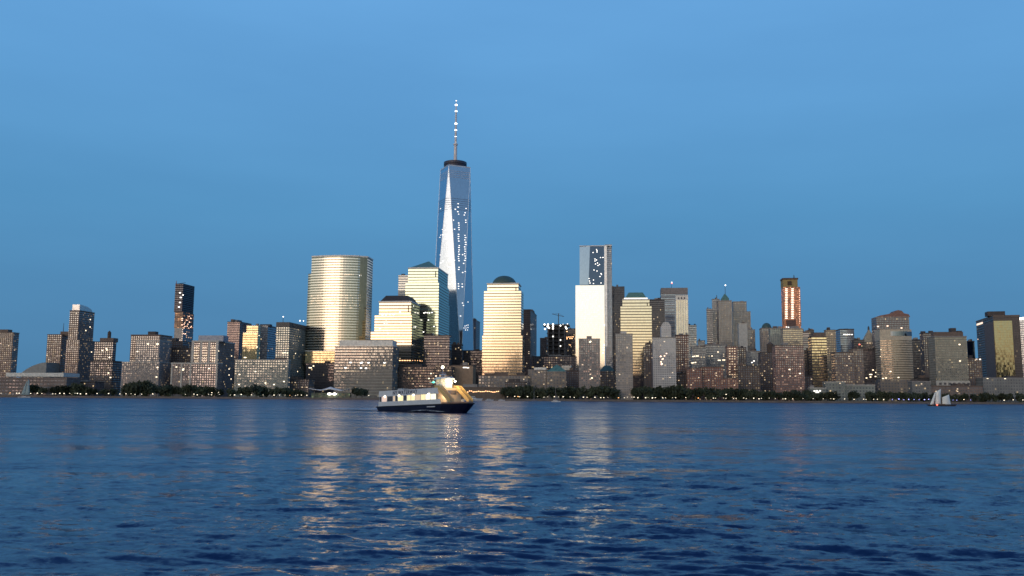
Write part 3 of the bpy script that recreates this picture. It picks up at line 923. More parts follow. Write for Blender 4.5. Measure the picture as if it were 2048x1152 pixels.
B, top, gl = stepped('green-tinted stepped tower with a teal pyramid roof', 1420, [(812, 877, 899, 600, 0), (811.5, 877.5, 898, 565, 1), (817, 876, 896, 537, 5)], None, glass=(0.42, 0.50, 0.42))
b = top
MB().box(b[0] - 0.8, b[1] + 0.8, b[2] - 0.8, b[3] + 0.8, b[5] + 0.01, b[5] + 2).build('cornice', white_trim, B.root)
cx, cy = (b[0] + b[1]) / 2, (b[2] + b[3]) / 2
MB().frustum((b[0] + 1.5, b[1] - 1.5, b[2] + 1.5, b[3] - 1.5, b[5] + 2.01), (cx - .6, cx + .6, cy - .6, cy + .6, B.z(856, 518.5, 25))).build('roof', copper, B.root)
brackets(B, top, dark_trim)
B.lights([(848, 626), (851, 625), (855, 625.5), (859, 626), (864, 625), (857, 640), (868, 653), (847, 664), (875, 690), (880, 690), (838, 640)], COOL)
B.scatter(10, 44, B.boxes[0], mat=SOFTW)
tower('dark wing at the foot of the pyramid-roofed tower', 1365, dark_glass, [(848, None, 899, 672)], dark_trim, 'office_block', 'building', lit=12, seed=46, depth=16)
tower('dark brown glass-fronted base blocks behind the ferry', 1285, facade('dark_base', (0.085, 0.075, 0.075), glass=(0.14, 0.13, 0.13), fh=3.8, bw=2.4, wu=0.7, wv=0.5, lit=0.06), [(797, None, 903, 735)], dark_trim, 'office_block', 'building', lit=24, seed=47, litmat=SOFTW,
      lights=[(805, 727), (862, 747), (872, 752), (858, 757)])
LANDMARKS.append((860, 'the pyramid-roofed tower'))

# ---- the tallest tower ----
def build_spire_tower():
    Y = 1600.0
    py = 331.0
    Nn = ray(897.5, py).xy * Y
    a = R(25.5)
    d1 = Vector((math.cos(a), math.sin(a)))
    d2 = Vector((-math.sin(a), math.cos(a)))
    r_ = ray(940.5, py).xy
    s = -cross2(Nn, r_) / cross2(d1, r_)
    C = Nn + d1 * s / 2 + d2 * s / 2
    zt = at(897, py, Nn.y).z - GROUND_Z
    zb = 58.0
    root = thing('spire_tower', 'tallest tower, tapering blue glass with one pale triangular face and a lit spire', 'tower', (C.x, C.y, GROUND_Z), a)
    # local frame: x along d1, y along d2
    h = s / 2
    top = [(-h, -h), (h, -h), (h, h), (-h, h)]
    base = [(0, -s), (s, 0), (0, s), (-s, 0)]
    gl = glass_skin('tall_tower_glass', (0.52, 0.58, 0.67), pane=(1.5, 4.0), wob=0.0012, line=0.03)
    vs = [(x, y, zb) for x, y in base] + [(x, y, zt) for x, y in top]
    fs = []
    for i in range(4):
        fs.append((i, (i + 1) % 4, 4 + (i + 1) % 4))       # upright triangles
        fs.append((i, 4 + (i + 1) % 4, 4 + i))             # inverted triangles
    fs += [(4, 5, 6, 7), (3, 2, 1, 0)]
    MB().add(vs, fs).build('glass_shaft', gl, root)
    MB().prism([(x * 0.995, y * 0.995) for x, y in base], 0, zb - 0.01).build('podium', glass_skin('podium_glass', (0.35, 0.38, 0.42), pane=(2, 6)), root)
    trim = plain('bright_edge', (0.62, 0.68, 0.76), 0.3, 0.6)
    mb = MB()
    for i in range(4):
        mb.bar(vs[i], vs[4 + i], 0.35).bar(vs[i], vs[4 + (i + 1) % 4], 0.35)
    mb.build('edge_trim', trim, root)
    MB().box(-h - .3, h + .3, -h - .3, h + .3, zt + .005, zt + 2.2).build('parapet', plain('pale_parapet', (0.6, 0.64, 0.7), 0.4, 0.4), root)
    for k in range(10):
        z = zt - 10 - k * 3.9 if k < 4 else zt - 62 - (k - 4) * 4.1
        f = (zt - z) / (zt - zb)
        # plan of the shaft at this height
        poly = []
        for i in range(4):
            tpt, b0, b1 = Vector(top[i]), Vector(base[(i - 1) % 4]), Vector(base[i])
            poly += [tpt.lerp(b0, f), tpt.lerp(b1, f)]
        MB().prism([(p.x * 1.006, p.y * 1.006) for p in poly], z, z + (1.3 if k < 4 else 0.7)).build('floor_band', plain('mech_band', (0.46, 0.52, 0.62), 0.4, 0.5) if k < 4 else plain('mech_band_dark', (0.12, 0.15, 0.22), 0.5), root)
    dk = plain('ring_black', (0.04, 0.045, 0.08), 0.5)
    pxm = 1.08
    rr = 23.5 / F * C.y
    ztop = at(908, 319.5, C.y - rr).z - GROUND_Z
    for q, (za, zb2) in enumerate(((zt + 2.3, (zt + ztop) / 2 + .6), ((zt + ztop) / 2 + 1.5, ztop))):
        MB().lathe(0, 0, [(rr * .96 if q == 0 else rr, za), (rr, zb2)], 32).build('beacon_ring', dk, root)
    zs = lambda p: at(909, p, C.y).z - GROUND_Z
    MB().lathe(0, 0, [(3.4, zt + 2.3), (3.0, zs(291)), (4.2, zs(290)), (4.2, zs(288)), (2.2, zs(287)), (1.5, zs(225)), (0.5, zs(202))], 12).build('spire', plain('spire_steel', (0.62, 0.60, 0.62), 0.5, 0.2), root)
    for p, q in ((201.5, .8), (210, 1.9), (222.5, 1.8), (235.5, 1.1), (247.5, 2.0), (260.5, 1.8), (273.5, 1.6), (285, 1.6)):
        MB().ball((0, 0, zs(p)), q * 1.1, 10, 6, (1.25, 1.25, 0.85)).build('spire_light', COOL, root)
    # lit windows on the three faces turned to the river
    Ri = Matrix.Rotation(-a, 3, 'Z')
    ol = Ri @ Vector((-C.x, -C.y, CAM_H - GROUND_Z))
    planes = []
    V3 = [Vector(v) for v in vs]
    for f in fs[:8]:
        n = (V3[f[1]] - V3[f[0]]).cross(V3[f[2]] - V3[f[0]]).normalized()
        if n.dot(V3[f[0]]) < 0:
            n = -n
        planes.append((n, V3[f[0]]))
    def hit(px, pyy):
        d = Ri @ ray(px, pyy)
        best = None
        # convex body: entry point is the largest entering t
        for n, p in planes:
            dn = n.dot(d)
            if dn < -1e-6:
                t = n.dot(p - ol) / dn
                if best is None or t > best[0]:
                    best = (t, ol + d * t, n)
        return best
    r = random.Random(9)
    pts = []
    for X, lo, hi, st, pr in ((447, 380, 580, 26, .85), (521, 420, 580, 26, .82), (335, 180, 1140, 27, .8), (452, 600, 1150, 27, .6), (517, 470, 950, 26, .5)):
        pass
    cols_ = [(440, [158, 197, 250, 278]), (412, [222]), (530, [213]), (515, [262, 288]), (526, [347, 373]), (391, [347]), (447, [380, 405, 432, 457, 510, 535, 560, 588, 640, 662, 690, 712, 740, 765, 790, 815, 890, 915, 1080, 1108, 1135]),
             (520, [522, 548, 575, 602, 628, 655, 680, 705, 733, 760, 785, 810, 938]), (330, [187, 217]), (340, [272, 348, 373, 430, 455, 480, 530, 582, 635, 688, 712, 738, 765, 790, 818, 890, 918, 945]), (490, [745, 950, 1082, 1115]),
             (392, [452, 810, 920, 942, 1080, 1108, 1135]), (262, [455, 515, 820]), (235, [215, 520, 545, 748, 840]), (330, [1080]), (503, [845])]
    for X, ys in cols_:
        for y_ in ys:
            pts.append((840 + (X + r.uniform(-6, 6)) / 5.757, 380 + y_ / 5.757))
    for px, pyy in [(930, 652), (933, 651), (936, 650), (928, 656), (932, 656), (936, 655), (931, 660), (935, 660), (921, 632), (925, 606), (927, 611), (936, 604), (935, 611), (912, 600), (908, 640), (902, 560)]:
        pts.append((px, pyy))
    pm = pane_mesh(lamp_mat('office_light', (1, .96, .88), 1.9))
    for px, pyy in pts[:98]:
        hh = hit(px, pyy)
        if hh:
            p, n = hh[1], hh[2]
            o = inst('lit_window', pm, root, p + n * 0.1, (2.6 * r.uniform(.7, 1.1), 0.3, 1.35), rz=math.atan2(n.y, n.x) + math.pi / 2)
build_spire_tower()
LANDMARKS.append((912, 'the spire tower'))
tower('narrow brown-blue tower close behind the right foot of the spire tower', 1720, facade('brown_blue', (0.13, 0.115, 0.13), glass=(.25, .27, .33), fh=3.8, bw=2.6, wu=.6, wv=.5, lit=.04), [(941, 952, 960, 641)], dark_trim, 'office_tower', lit=8, seed=51)
tower('dark shoulder block between the pyramid-roofed tower and the spire tower', 1440, dark_glass, [(903, None, 923, 690)], dark_trim, 'office_block', 'building', lit=6, seed=52)
tower('dark block below the right foot of the spire tower', 1460, dark_glass, [(926, None, 966, 702)], dark_trim, 'office_block', 'building', lit=12, seed=53)
B = tower('tan low hall with one bright roof lamp behind the bow of the ferry', 1300, plain('tan_hall', (0.30, 0.22, 0.16), 0.8), [(902, None, 946, 732)], brown_trim, 'hall', 'building')
B.lights([(928, 735), (932, 735), (936, 735.5)], COOL, 3.6, 1.2)
B = tower('long low arcade with a row of amber lamps right of the ferry bow', 1190, plain('arcade_stone', (0.14, 0.115, 0.10), 0.85), [(925, None, 1010, 776)], brown_trim, 'arcade', 'building', depth=16)
r = random.Random(2)
B.lights([(932 + i * 3.6, 783 + r.uniform(-1.2, 1.2)) for i in range(19)], AMBER, 1.8, 0.9)
LANDMARKS.append((965, 'the amber-lit arcade'))

# ---- domed tower ----
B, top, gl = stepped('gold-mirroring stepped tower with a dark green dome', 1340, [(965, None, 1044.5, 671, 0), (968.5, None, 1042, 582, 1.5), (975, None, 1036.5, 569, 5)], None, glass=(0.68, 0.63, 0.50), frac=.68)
b = top
MB().box(b[0] - 1, b[1] + 1, b[2] - 1, b[3] + 1, b[5] + .01, b[5] + 2).build('cornice', white_trim, B.root)
cx, cy = (b[0] + b[1]) / 2, (b[2] + b[3]) / 2
zd, zb = B.z(1008, 551.5, 18), b[5] + 2.01
rad = 24.0 / F * 1350
prof = [(rad * math.cos(R(q)), zb + (zd - zb) * math.sin(R(q))) for q in range(0, 90, 10)] + [(0.3, zd)]
MB().lathe(cx, cy, prof, 24).build('dome', copper_dark, B.root, True)
brackets(B, top, dark_trim)
B.scatter(6, 61, B.boxes[0], zhi=0.35)
LANDMARKS.append((1005, 'the domed tower'))
tower('low brown-pink block at the foot of the domed tower', 1230, low_stone, [(957, None, 1056, 752)], brown_trim, 'office_block', 'building', lit=12, seed=62, depth=24)
tower('dark brown tower right of the domed tower', 1480, facade('dark_speckled', (0.085, 0.065, 0.068), glass=(.06, .055, .06), metal=.2, fh=3.7, bw=2.6, wu=.45, wv=.5, lit=.05, lstr=.5), [(1044, 1061, 1082, 620)], dark_trim, 'office_tower', lit=16, seed=63)

# ---- open construction site between the towers ----
def build_site():
    B = Building('half-built core with bright work lamps and a crane on top', 1620, (1089, None, 1135, 648), 'construction_tower', 'tower')
    con = plain('site_concrete', (0.15, 0.14, 0.145), 0.85)
    x0, x1, y0, y1, z1 = B.rect(1094, None, 1131, 648)
    zf = B.z(1112, 712)
    W = x1 - x0
    for u in (0.02, 0.30, 0.62, 0.92):
        MB().box(x0 + W * u, x0 + W * (u + .07), y0, y0 + 3, 0, z1 - 3).build('column', con, B.root)
        MB().box(x0 + W * u, x0 + W * (u + .07), y1 - 3, y1, 0, z1 - 3).build('column', con, B.root)
    MB().box(x0 + W * .08, x0 + W * .90, y0 + 8, y1 - 4, 0, z1).build('core', plain('core_dark', (0.075, 0.072, 0.08), .85), B.root)
    n = 13
    for i in range(n):
        z = z1 * (0.28 + 0.7 * i / n)
        MB().box(x0 - 1, x1 + 1, y0 - 1, y1 + 1, z, z + .5).build('floor_slab', con, B.root)
    a0, a1, b0, b1, zt = B.rect(1086, None, 1138, 652, -1)
    MB().box(a0, a1, b0 + 1, b1, zt, zt + 3.2).build('work_platform', steel, B.root)
    lights = [(1089, 649), (1096, 649), (1106, 648.5), (1095, 653), (1098, 655.5), (1106, 653), (1106, 657), (1126, 649.5), (1135, 649), (1131, 654), (1133, 657), (1090, 658), (1121, 651)]
    for px, py in lights:
        B.lamp(px, py, COOL, 1.6, -3, 'work_lamp')
    for px, py in [(1106, 673), (1121, 680), (1121, 692), (1097, 711), (1120, 712), (1107, 719), (1121, 720), (1113, 724), (1088, 735), (1093, 734)]:
        B.lamp(px, py, COOL, 1.2, -3, 'work_lamp')
    cr = MB()
    P = ray(1117, 648).xy * 1625 - B.O
    x, y = P.dot(B.e1), P.dot(B.e2)
    zc = B.z(1117, 630, 5)
    cr.bar((x, y, z1 - 1), (x, y, zc + 3), .8)
    cr.bar((x + 10, y, zc - 3), (x - 12, y, zc + 2), .5)
    cr.bar((x, y, zc + 3), (x - 12, y, zc + 2), .2).bar((x, y, zc + 3), (x + 10, y, zc - 3), .2)
    cr.build('crane', steel, B.root)
    # slanting props on both sides
    for sx, ex in ((1085, 1094), (1139, 1130)):
        p = ray(sx, 700).xy * 1618 - B.O
        q = ray(ex, 715).xy * 1618 - B.O
        MB().bar((p.dot(B.e1), p.dot(B.e2), B.z(sx, 690)), (q.dot(B.e1), q.dot(B.e2), B.z(ex, 712)), .9).build('prop', con, B.root)
build_site()
LANDMARKS.append((1112, 'the work-lit site'))
tower('dark block left of the half-built core', 1720, dark_glass, [(1080, None, 1094, 677)], dark_trim, 'office_block', 'building')
tower('dark block with orange-lit floors behind the half-built core', 1760, dark_glass, [(1131, None, 1153, 658)], dark_trim, 'office_block', 'building',
      lights=[(1131, 675), (1134, 674.5), (1138, 674), (1142, 674), (1146, 673.5), (1134, 677.5), (1140, 677), (1144, 677), (1134, 663), (1140, 690)], lmat=AMBER)
tower('dark podium under the half-built core', 1520, facade('podium_dark', (.1, .09, .1), glass=(.15, .15, .18), fh=4, bw=4, wu=.6, wv=.5, lit=.06), [(1050, None, 1152, 714)], dark_trim, 'office_block', 'building', lit=14, seed=66, depth=30)
B = Building('low stone house with a green pyramid roof in front of the half-built core', 1225, (1093.5, None, 1132, 743), 'waterfront_house', 'building', depth=26)
b = B.block('facade', low_stone, 1093.5, None, 1132, 744, cornice=grey_trim, ch=.8)
cx, cy = (b[0] + b[1]) / 2, (b[2] + b[3]) / 2
MB().frustum((b[0], b[1], b[2], b[3], b[5] + .81), (cx - 1, cx + 1, cy - 1, cy + 1, B.z(1113, 729.5, 12))).build('roof', copper, B.root)
B.scatter(8, 67, mat=SOFTW)
tower('low brown house with a pale lit roof, left of the green pyramid roof', 1232, low_stone, [(1056, None, 1093, 741)], grey_trim, 'waterfront_house', 'building', lit=7, seed=68,
      pent=[(1068, 1092, 735, 741, white_trim)], lights=[(1047, 734)], depth=22)
B = tower('low white-roofed pavilion right of the green pyramid roof', 1300, plain('white_pavilion', (0.55, 0.54, 0.5), .7), [(1124, None, 1142, 733)], white_trim, 'pavilion', 'building', depth=20)
B.lights([(1072, 733), (1084, 734.5), (1094, 735)], COOL, 5, 1.6)
B.lights([(1136, 742), (1136, 747), (1136, 752), (1136, 757)], COOL, 3.5, 1.5)

# ---- white mirror tower ----
def build_mirror_tower():
    B = Building('tall glass tower with a blazing white lower block and a dark blue upper panel', 1700, (1151, None, 1209, 571), 'mirror_tower', 'tower', yaw=6.0)
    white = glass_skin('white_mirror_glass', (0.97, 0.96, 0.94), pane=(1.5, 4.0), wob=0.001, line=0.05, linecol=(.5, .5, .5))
    pale = glass_skin('pale_reflection_glass', (0.25, 0.33, 0.44), pane=(1.5, 4.0), wob=0.004)
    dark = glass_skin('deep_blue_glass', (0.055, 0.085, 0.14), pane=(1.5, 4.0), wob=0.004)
    edge = plain('white_corner', (0.78, 0.8, 0.82), .3, .4)
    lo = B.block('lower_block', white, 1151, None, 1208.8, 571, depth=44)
    side = glass_skin('side_glass', (0.5, 0.52, 0.56), pane=(1.5, 4), wob=.004)
    x0, x1, y0, y1, z1 = B.rect(1209.3, None, 1223.5, 490, 6)
    MB().box(x0, x1, y0, y1 + 20, 0, z1 + 1).build('side_block', facade('side_strips', (.2, .21, .24), glass=(.30, .34, .42), fh=4, bw=2, wu=.8, wv=.7, lit=0.02), B.root)
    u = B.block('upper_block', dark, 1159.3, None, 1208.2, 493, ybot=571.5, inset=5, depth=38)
    # leaning pale panel: a reflection drawn as paler glass on the dark face
    def pt(px, py):
        P = ray(px, py).xy * (1700 + 4.6) - B.O
        return P.dot(B.e1), B.z(px, py, 4.6)
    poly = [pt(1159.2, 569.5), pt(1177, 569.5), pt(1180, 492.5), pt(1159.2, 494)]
    MB().profile(poly, u[2] - .35, u[2] - .02).build('pale_reflection', pale, B.root)
    MB().box(u[0] - .2, x1 + .2, u[2] - .6, u[3] + .2, u[5] + .01, u[5] + 1.5).build('parapet', white_trim, B.root)
    xx, zz = pt(1210, 492)
    MB().box(xx - 1.6, xx + 3.4, u[2] - 1.2, u[2] - .03, 100, u[5]).build('corner_fin', edge, B.root)
    pts = [(1193, 499), (1194, 504), (1194, 501.5), (1186, 505), (1190, 518), (1193, 520), (1190, 522), (1195, 526), (1191, 528), (1196, 531), (1188, 540), (1194, 542), (1202, 547), (1200, 553), (1203, 549), (1178, 557), (1179, 562), (1187, 560), (1187, 567), (1202, 566), (1201, 515), (1206, 515), (1180, 566), (1199, 529)]
    B.lights(pts, COOL, 2.0, 1.6, (u[0], u[1], u[2], u[3], u[4], u[5]))
    B.lights([(1209, 650), (1210, 655), (1208, 690), (1207, 700), (1207, 695), (1206, 706)], COOL, 2.2, 1.6)
build_mirror_tower()
tower('dark brown slab tower with roof lamps right behind the white mirror tower', 1880, facade('brown_slab', (.12, .10, .10), glass=(.2, .19, .2), fh=3.9, bw=1.8, wu=.5, wv=.7, lit=.02), [(1213, None, 1227, 572, 3), (1226, None, 1249, 573, 0, dark_glass)], None, 'office_tower', lit=8, seed=71)  # the second block's dark glass stands in for the tower's shaded right side
tower('tan-topped block at the right foot of the white mirror tower', 1780, facade('tan_block', (.20, .165, .15), fh=3.7, bw=2.8, wu=.5, wv=.5, lit=.08), [(1214, None, 1226, 590)], brown_trim, 'office_tower', lit=6, seed=72)
tower('grey-brown riverside slab standing before the white mirror tower, pink-lit windows down its middle', 1190,
      facade('riverside_slab', (.27, .24, .225), fh=3.0, bw=2.9, wu=.5, wv=.5, lit=.20, litcol=(1, .55, .38), lstr=.55), [(1157.5, None, 1199.5, 679)], grey_trim, lit=10, seed=73, ref='the riverside slab',
      pent=[(1173, 1183, 672, 679, grey_trim)], depth=18, lights=[(1181, 683), (1180, 684), (1184, 756)])
B = Building('low dark house with a green hip roof right of the riverside slab', 1270, (1199, None, 1229, 741), 'waterfront_house', 'building', depth=26)
b = B.block('facade', brown_dark, 1199, None, 1229, 742)
MB().frustum((b[0] - .5, b[1] + .5, b[2] - .5, b[3] + .5, b[5] + .01), (b[0] + 7, b[1] - 7, b[2] + 9, b[3] - 9, B.z(1214, 731, 8))).build('roof', copper_dark, B.root)
B.scatter(5, 74)

# ---- octagonal-topped tower ----
B, top, gl = stepped('cream stepped tower with a flat-topped green roof', 1335, [(1241, None, 1302.8, 612.5, 0), (1245, None, 1298.6, 600, 3)], None, glass=(0.66, 0.63, 0.51), frac=.68)
b = top
MB().box(b[0] - .4, b[1] + .4, b[2] - .4, b[3] + .4, b[5] + .01, b[5] + 1.2).build('cornice', white_trim, B.root)
MB().box(b[0] + 2.5, b[1] - 2.5, b[2] + 2.5, b[3] - 2.5, b[5] + 1.2, b[5] + 3.4).build('pale_crown_strip', lamp_mat('crown_strip', (1, .93, .78), 1.1), B.root)  # pale strip below the roof, emitting evenly
MB().frustum((b[0] + 4, b[1] - 4, b[2] + 4, b[3] - 4, b[5] + 3.41), (b[0] + 9.5, b[1] - 9.5, b[2] + 9.5, b[3] - 9.5, B.z(1272, 585, 10))).build('roof', copper, B.root)
brackets(B, top, dark_trim)
B.scatter(5, 75, B.boxes[0], zhi=.4)
LANDMARKS.append((1275, 'the green flat-topped tower'))
tower('pale grey balcony tower on the river before the green flat-topped tower', 1180, facade('balcony_tower', (.31, .29, .275), fh=3.0, bw=2.7, wu=.5, wv=.45, lit=.34, litcol=(1, .72, .42), lstr=.42), [(1231, None, 1265, 669)], grey_trim,
      lit=12, seed=76, pent=[(1241, 1253, 663, 669, pale_apt)], ref='the balcony tower', depth=22, litmat=SOFTW)
tower('dark tower hidden between the green flat-topped tower and the white column tower', 1640, dark_glass, [(1298, None, 1329, 600)], dark_trim, 'office_tower', lit=6, seed=77)
B = tower('rounded grey-brown block overlapping the right side of the green flat-topped tower', 1250, brown_apt, [(1287, None, 1306, 695), (1291, None, 1306, 688.6, 2)], brown_trim, lit=4, seed=78)
# grey bank with stripes, white tower before it
B = Building('wide grey office slab with a blank top and a red roof lamp', 1800, (1322, None, 1375.5, 577), 'office_tower', 'tower', depth=40)
b = B.block('facade', facade('striped_slab', (.26, .255, .26), glass=(.2, .23, .3), fh=3.9, bw=40, wu=1, wv=.5, lit=0.0), 1322, None, 1375.5, 588)
b2 = B.block('top_band', plain('blank_grey', (.24, .23, .235), .8), 1322, None, 1375.5, 576, ybot=588, inset=-.6)
B.bands((b[0], b[0] + (b[1] - b[0]) * .53, b[2], b[3], b[4], b[5]), blue_glass, 6, .5, z0=b[5] * .6, proud=.3)
B.mast(1343, 566, 577)
B.lamp(1343.5, 566.5, REDL, 1.2, 8)
B.lamp(1343.5, 564.5, COOL, .9, 8)
B = Building('slim white column tower in front of the wide grey slab', 1600, (1351.5, None, 1375.5, 600), 'office_tower', 'tower', depth=22)
b = B.block('facade', white_stone, 1351.5, None, 1375.5, 600)
b2 = B.block('upper_block', white_trim, 1351, None, 1376, 592, ybot=600, inset=-.5, cornice=white_trim)
W = b[1] - b[0]
for k in range(6):
    xx = b[0] + W * k / 5
    MB().box(xx - .5, xx + .5, b[2] - .7, b[2] - .003, 60, b[5] - .01).build('pier', white_trim, B.root)
for k in range(3):
    xx = b2[0] + W * (.26 + .24 * k)
    MB().box(xx - 1.3, xx + 1.3, b2[2] - .2, b2[2] + .1, b2[4] + 1.5, b2[4] + 5).build('arch_opening', plain('opening_dark', (.1, .1, .12), .6), B.root)
tower('hazy blue-grey tower right of the white column tower', 1900, blue_glass, [(1375, None, 1393, 651)], grey_trim, 'office_tower', yaw=9)
B = Building('pale grey riverside tower with a rounded shoulder block on top', 1195, (1305.6, None, 1351.5, 676), 'apartment_tower', 'tower', depth=24)
b = B.block('facade', pale_apt, 1305.6, None, 1351.5, 676, cornice=grey_trim)
x0, x1, y0, y1, z1 = B.rect(1322, None, 1342, 644.5, 3)
zc = B.z(1332, 653, 3)
pl = [(x0, b[5] + 1.21), (x1, b[5] + 1.21), (x1, zc), ((x0 + x1) / 2 + (x1 - x0) * .36, z1 - 2), ((x0 + x1) / 2 + 3, z1), ((x0 + x1) / 2 - 3, z1), ((x0 + x1) / 2 - (x1 - x0) * .36, z1 - 2), (x0, zc)]
MB().profile(pl, y0, y1).build('upper_block', pale_apt, B.root)
r = random.Random(8)
B.lights([(1325 + r.uniform(-4, 4), 712 + r.uniform(-5, 18)) for _ in range(10)] + [(1333, 707), (1298, 713)], PINKW, 1.8, 1.2)
B.scatter(10, 80)
LANDMARKS.append((1328, 'the pale rounded-shoulder tower'))
tower('red-brown brick block right of the pale rounded-shoulder tower', 1250, red_brick, [(1351.5, None, 1377, 671)], brown_trim, lit=8, seed=81, ref='the red-brown brick block')

# ---- old downtown cluster ----
tower('thin tower with white-lit corner windows at the left of the old cluster', 1830, facade('thin_lit', (.16, .16, .18), glass=(.4, .42, .45), fh=4, bw=2.4, wu=.5, wv=.5, lit=.2, litcol=(1, .9, .75), lstr=.5), [(1413, None, 1425, 619)], grey_trim, 'office_tower', yaw=11)
B = tower('stepped dark tower with a small spike beside the green-capped tower', 1860, grey_office, [(1424, None, 1439, 599)], grey_trim, 'office_tower', lit=10, seed=83, yaw=11)
B.mast(1433.5, 590, 600, 1.2, 4)
B = Building('old stone tower under a small green cap with a lamp on its mast', 1820, (1436.6, None, 1463.5, 602), 'office_tower', 'tower', depth=30)
b = B.block('facade', old_stone, 1436.6, None, 1463.5, 602, cornice=grey_trim)
b2 = B.block('crown', copper, 1443, None, 1458, 597, ybot=602, inset=6, depth=14)
cx, cy = (b2[0] + b2[1]) / 2, (b2[2] + b2[3]) / 2
MB().frustum((b2[0], b2[1], b2[2], b2[3], b2[5] + .003), (cx - 1, cx + 1, cy - 1, cy + 1, B.z(1450, 588, 12))).build('roof', copper, B.root)
B.mast(1450.5, 571, 590, .6, 13)
B.lamp(1450.8, 570.5, COOL, 1.4, 13)
B = tower('stone tower with stepped shoulders, rightmost of the old cluster', 1900, old_stone, [(1465, None, 1501, 624, 4), (1466, None, 1493, 604, 6)], grey_trim, 'office_tower', lit=10, seed=84)
tower('pale windowless slab in front of the stone-shouldered tower', 1560, plain('pale_slab', (.46, .47, .46), .8), [(1477, None, 1494, 648)], pale_trim, 'office_tower')
tower('grey stone block right of the pale windowless slab', 1620, old_stone, [(1493, None, 1510, 660)], grey_trim, 'office_tower', lit=5, seed=85)
tower('small dark house-topped block in the dip left of the old cluster', 1740, grey_office, [(1396, None, 1410, 682)], dark_trim, 'office_block', 'building')
tower('low grey block with gold window rows left of the old cluster', 1420, grey_office, [(1384, None, 1412, 695)], grey_trim, 'office_block', 'building', lights=[(1386, 713), (1389, 712.5), (1393, 712), (1396, 712), (1384, 726), (1387, 725.5), (1391, 725), (1371, 727)], lmat=WARM, depth=20)
tower('grey block with two gold window rows below the green-capped tower', 1460, grey_office, [(1411, None, 1455, 690)], grey_trim, 'office_block', 'building', lit=8, seed=86, lights=[(1437, 720.5), (1440, 720.5), (1446, 720), (1449, 720), (1424, 712), (1436, 704)])
B = Building('brick tower with three rows of gold-lit windows below the stone-shouldered tower', 1255, (1454, None, 1475, 693), 'apartment_tower', 'tower', depth=22)
b = B.block('facade', red_brick, 1454, None, 1475, 693, cornice=brown_trim)
r = random.Random(12)
for py in np.arange(697, 786, 5.2):
    for px in (1459.5, 1464.5, 1469.5):
        if r.random() < .75:
            B.lights([(px, py)], SOFTW, 2.2, 1.1)
LANDMARKS.append((1464, 'the gold-windowed brick tower'))
tower('dark brown slab right of the gold-windowed brick tower', 1340, brown_dark, [(1474, None, 1492, 696)], dark_trim, lit=5, seed=88)
B = tower('stepped red brick apartment complex along the esplanade', 1195, red_brick, [(1374, None, 1404, 737, 0), (1402, None, 1446, 735, 5), (1444, None, 1476, 757, 2)], brown_trim, 'apartment_block', 'building', lit=14, seed=89, ref='the stepped brick complex', depth=20, parts=['facade', 'facade', 'facade'], litmat=SOFTW)
B.scatter(14, 90, B.boxes[1], mat=SOFTW); B.scatter(8, 91, B.boxes[2], mat=SOFTW)
tower('grey block with a lit roof terrace right of the pale windowless slab', 1420, grey_office, [(1493, None, 1521, 703)], grey_trim, 'office_block', 'building', lights=[(1504, 700.5), (1508, 700.5), (1512, 700), (1504, 725), (1508, 722)], lmat=COOL)
tower('drab brown block under the lit roof terrace', 1230, brown_dark, [(1476, None, 1520, 733)], dark_trim, 'apartment_block', 'building', lit=10, seed=92, depth=24, ref='the drab brown block')
B = Building('stone tower with a dark domed roof left of the pink-lit construction tower', 1560, (1523, None, 1548, 657), 'office_tower', 'tower', depth=24)
b = B.block('facade', old_stone, 1523, None, 1548, 657, cornice=grey_trim)
cx, cy = (b[0] + b[1]) / 2, (b[2] + b[3]) / 2
zt = B.z(1535, 645.5, 8)
MB().lathe(cx, cy, [(8.5 * math.cos(R(q)), b[5] + 1.2 + (zt - b[5] - 1.2) * math.sin(R(q))) for q in range(0, 90, 15)] + [(.3, zt)], 16).build('dome', copper_dark, B.root, True)
B.scatter(8, 93)
B.lights([(1541.5, 653.5)], COOL, 3, 2.2)
tower('green-grey block right of the domed stone tower', 1500, green_grey, [(1540, None, 1566, 658)], grey_trim, 'office_tower', lit=7, seed=94)
B = Building('dark block with a round water tank below the domed stone tower', 1300, (1521, None, 1551, 706), 'apartment_block', 'building', depth=24)
b = B.block('facade', brown_dark, 1521, None, 1551, 706, cornice=dark_trim)
cx, cy = b[0] + (b[1] - b[0]) * .75, (b[2] + b[3]) / 2
MB().lathe(cx, cy, [(5, b[5] + 1.2), (5, B.z(1545, 689, 10)), (.4, B.z(1545, 684, 10))], 14).build('water_tank', tank_wood, B.root)
B.scatter(14, 95, mat=SOFTW)

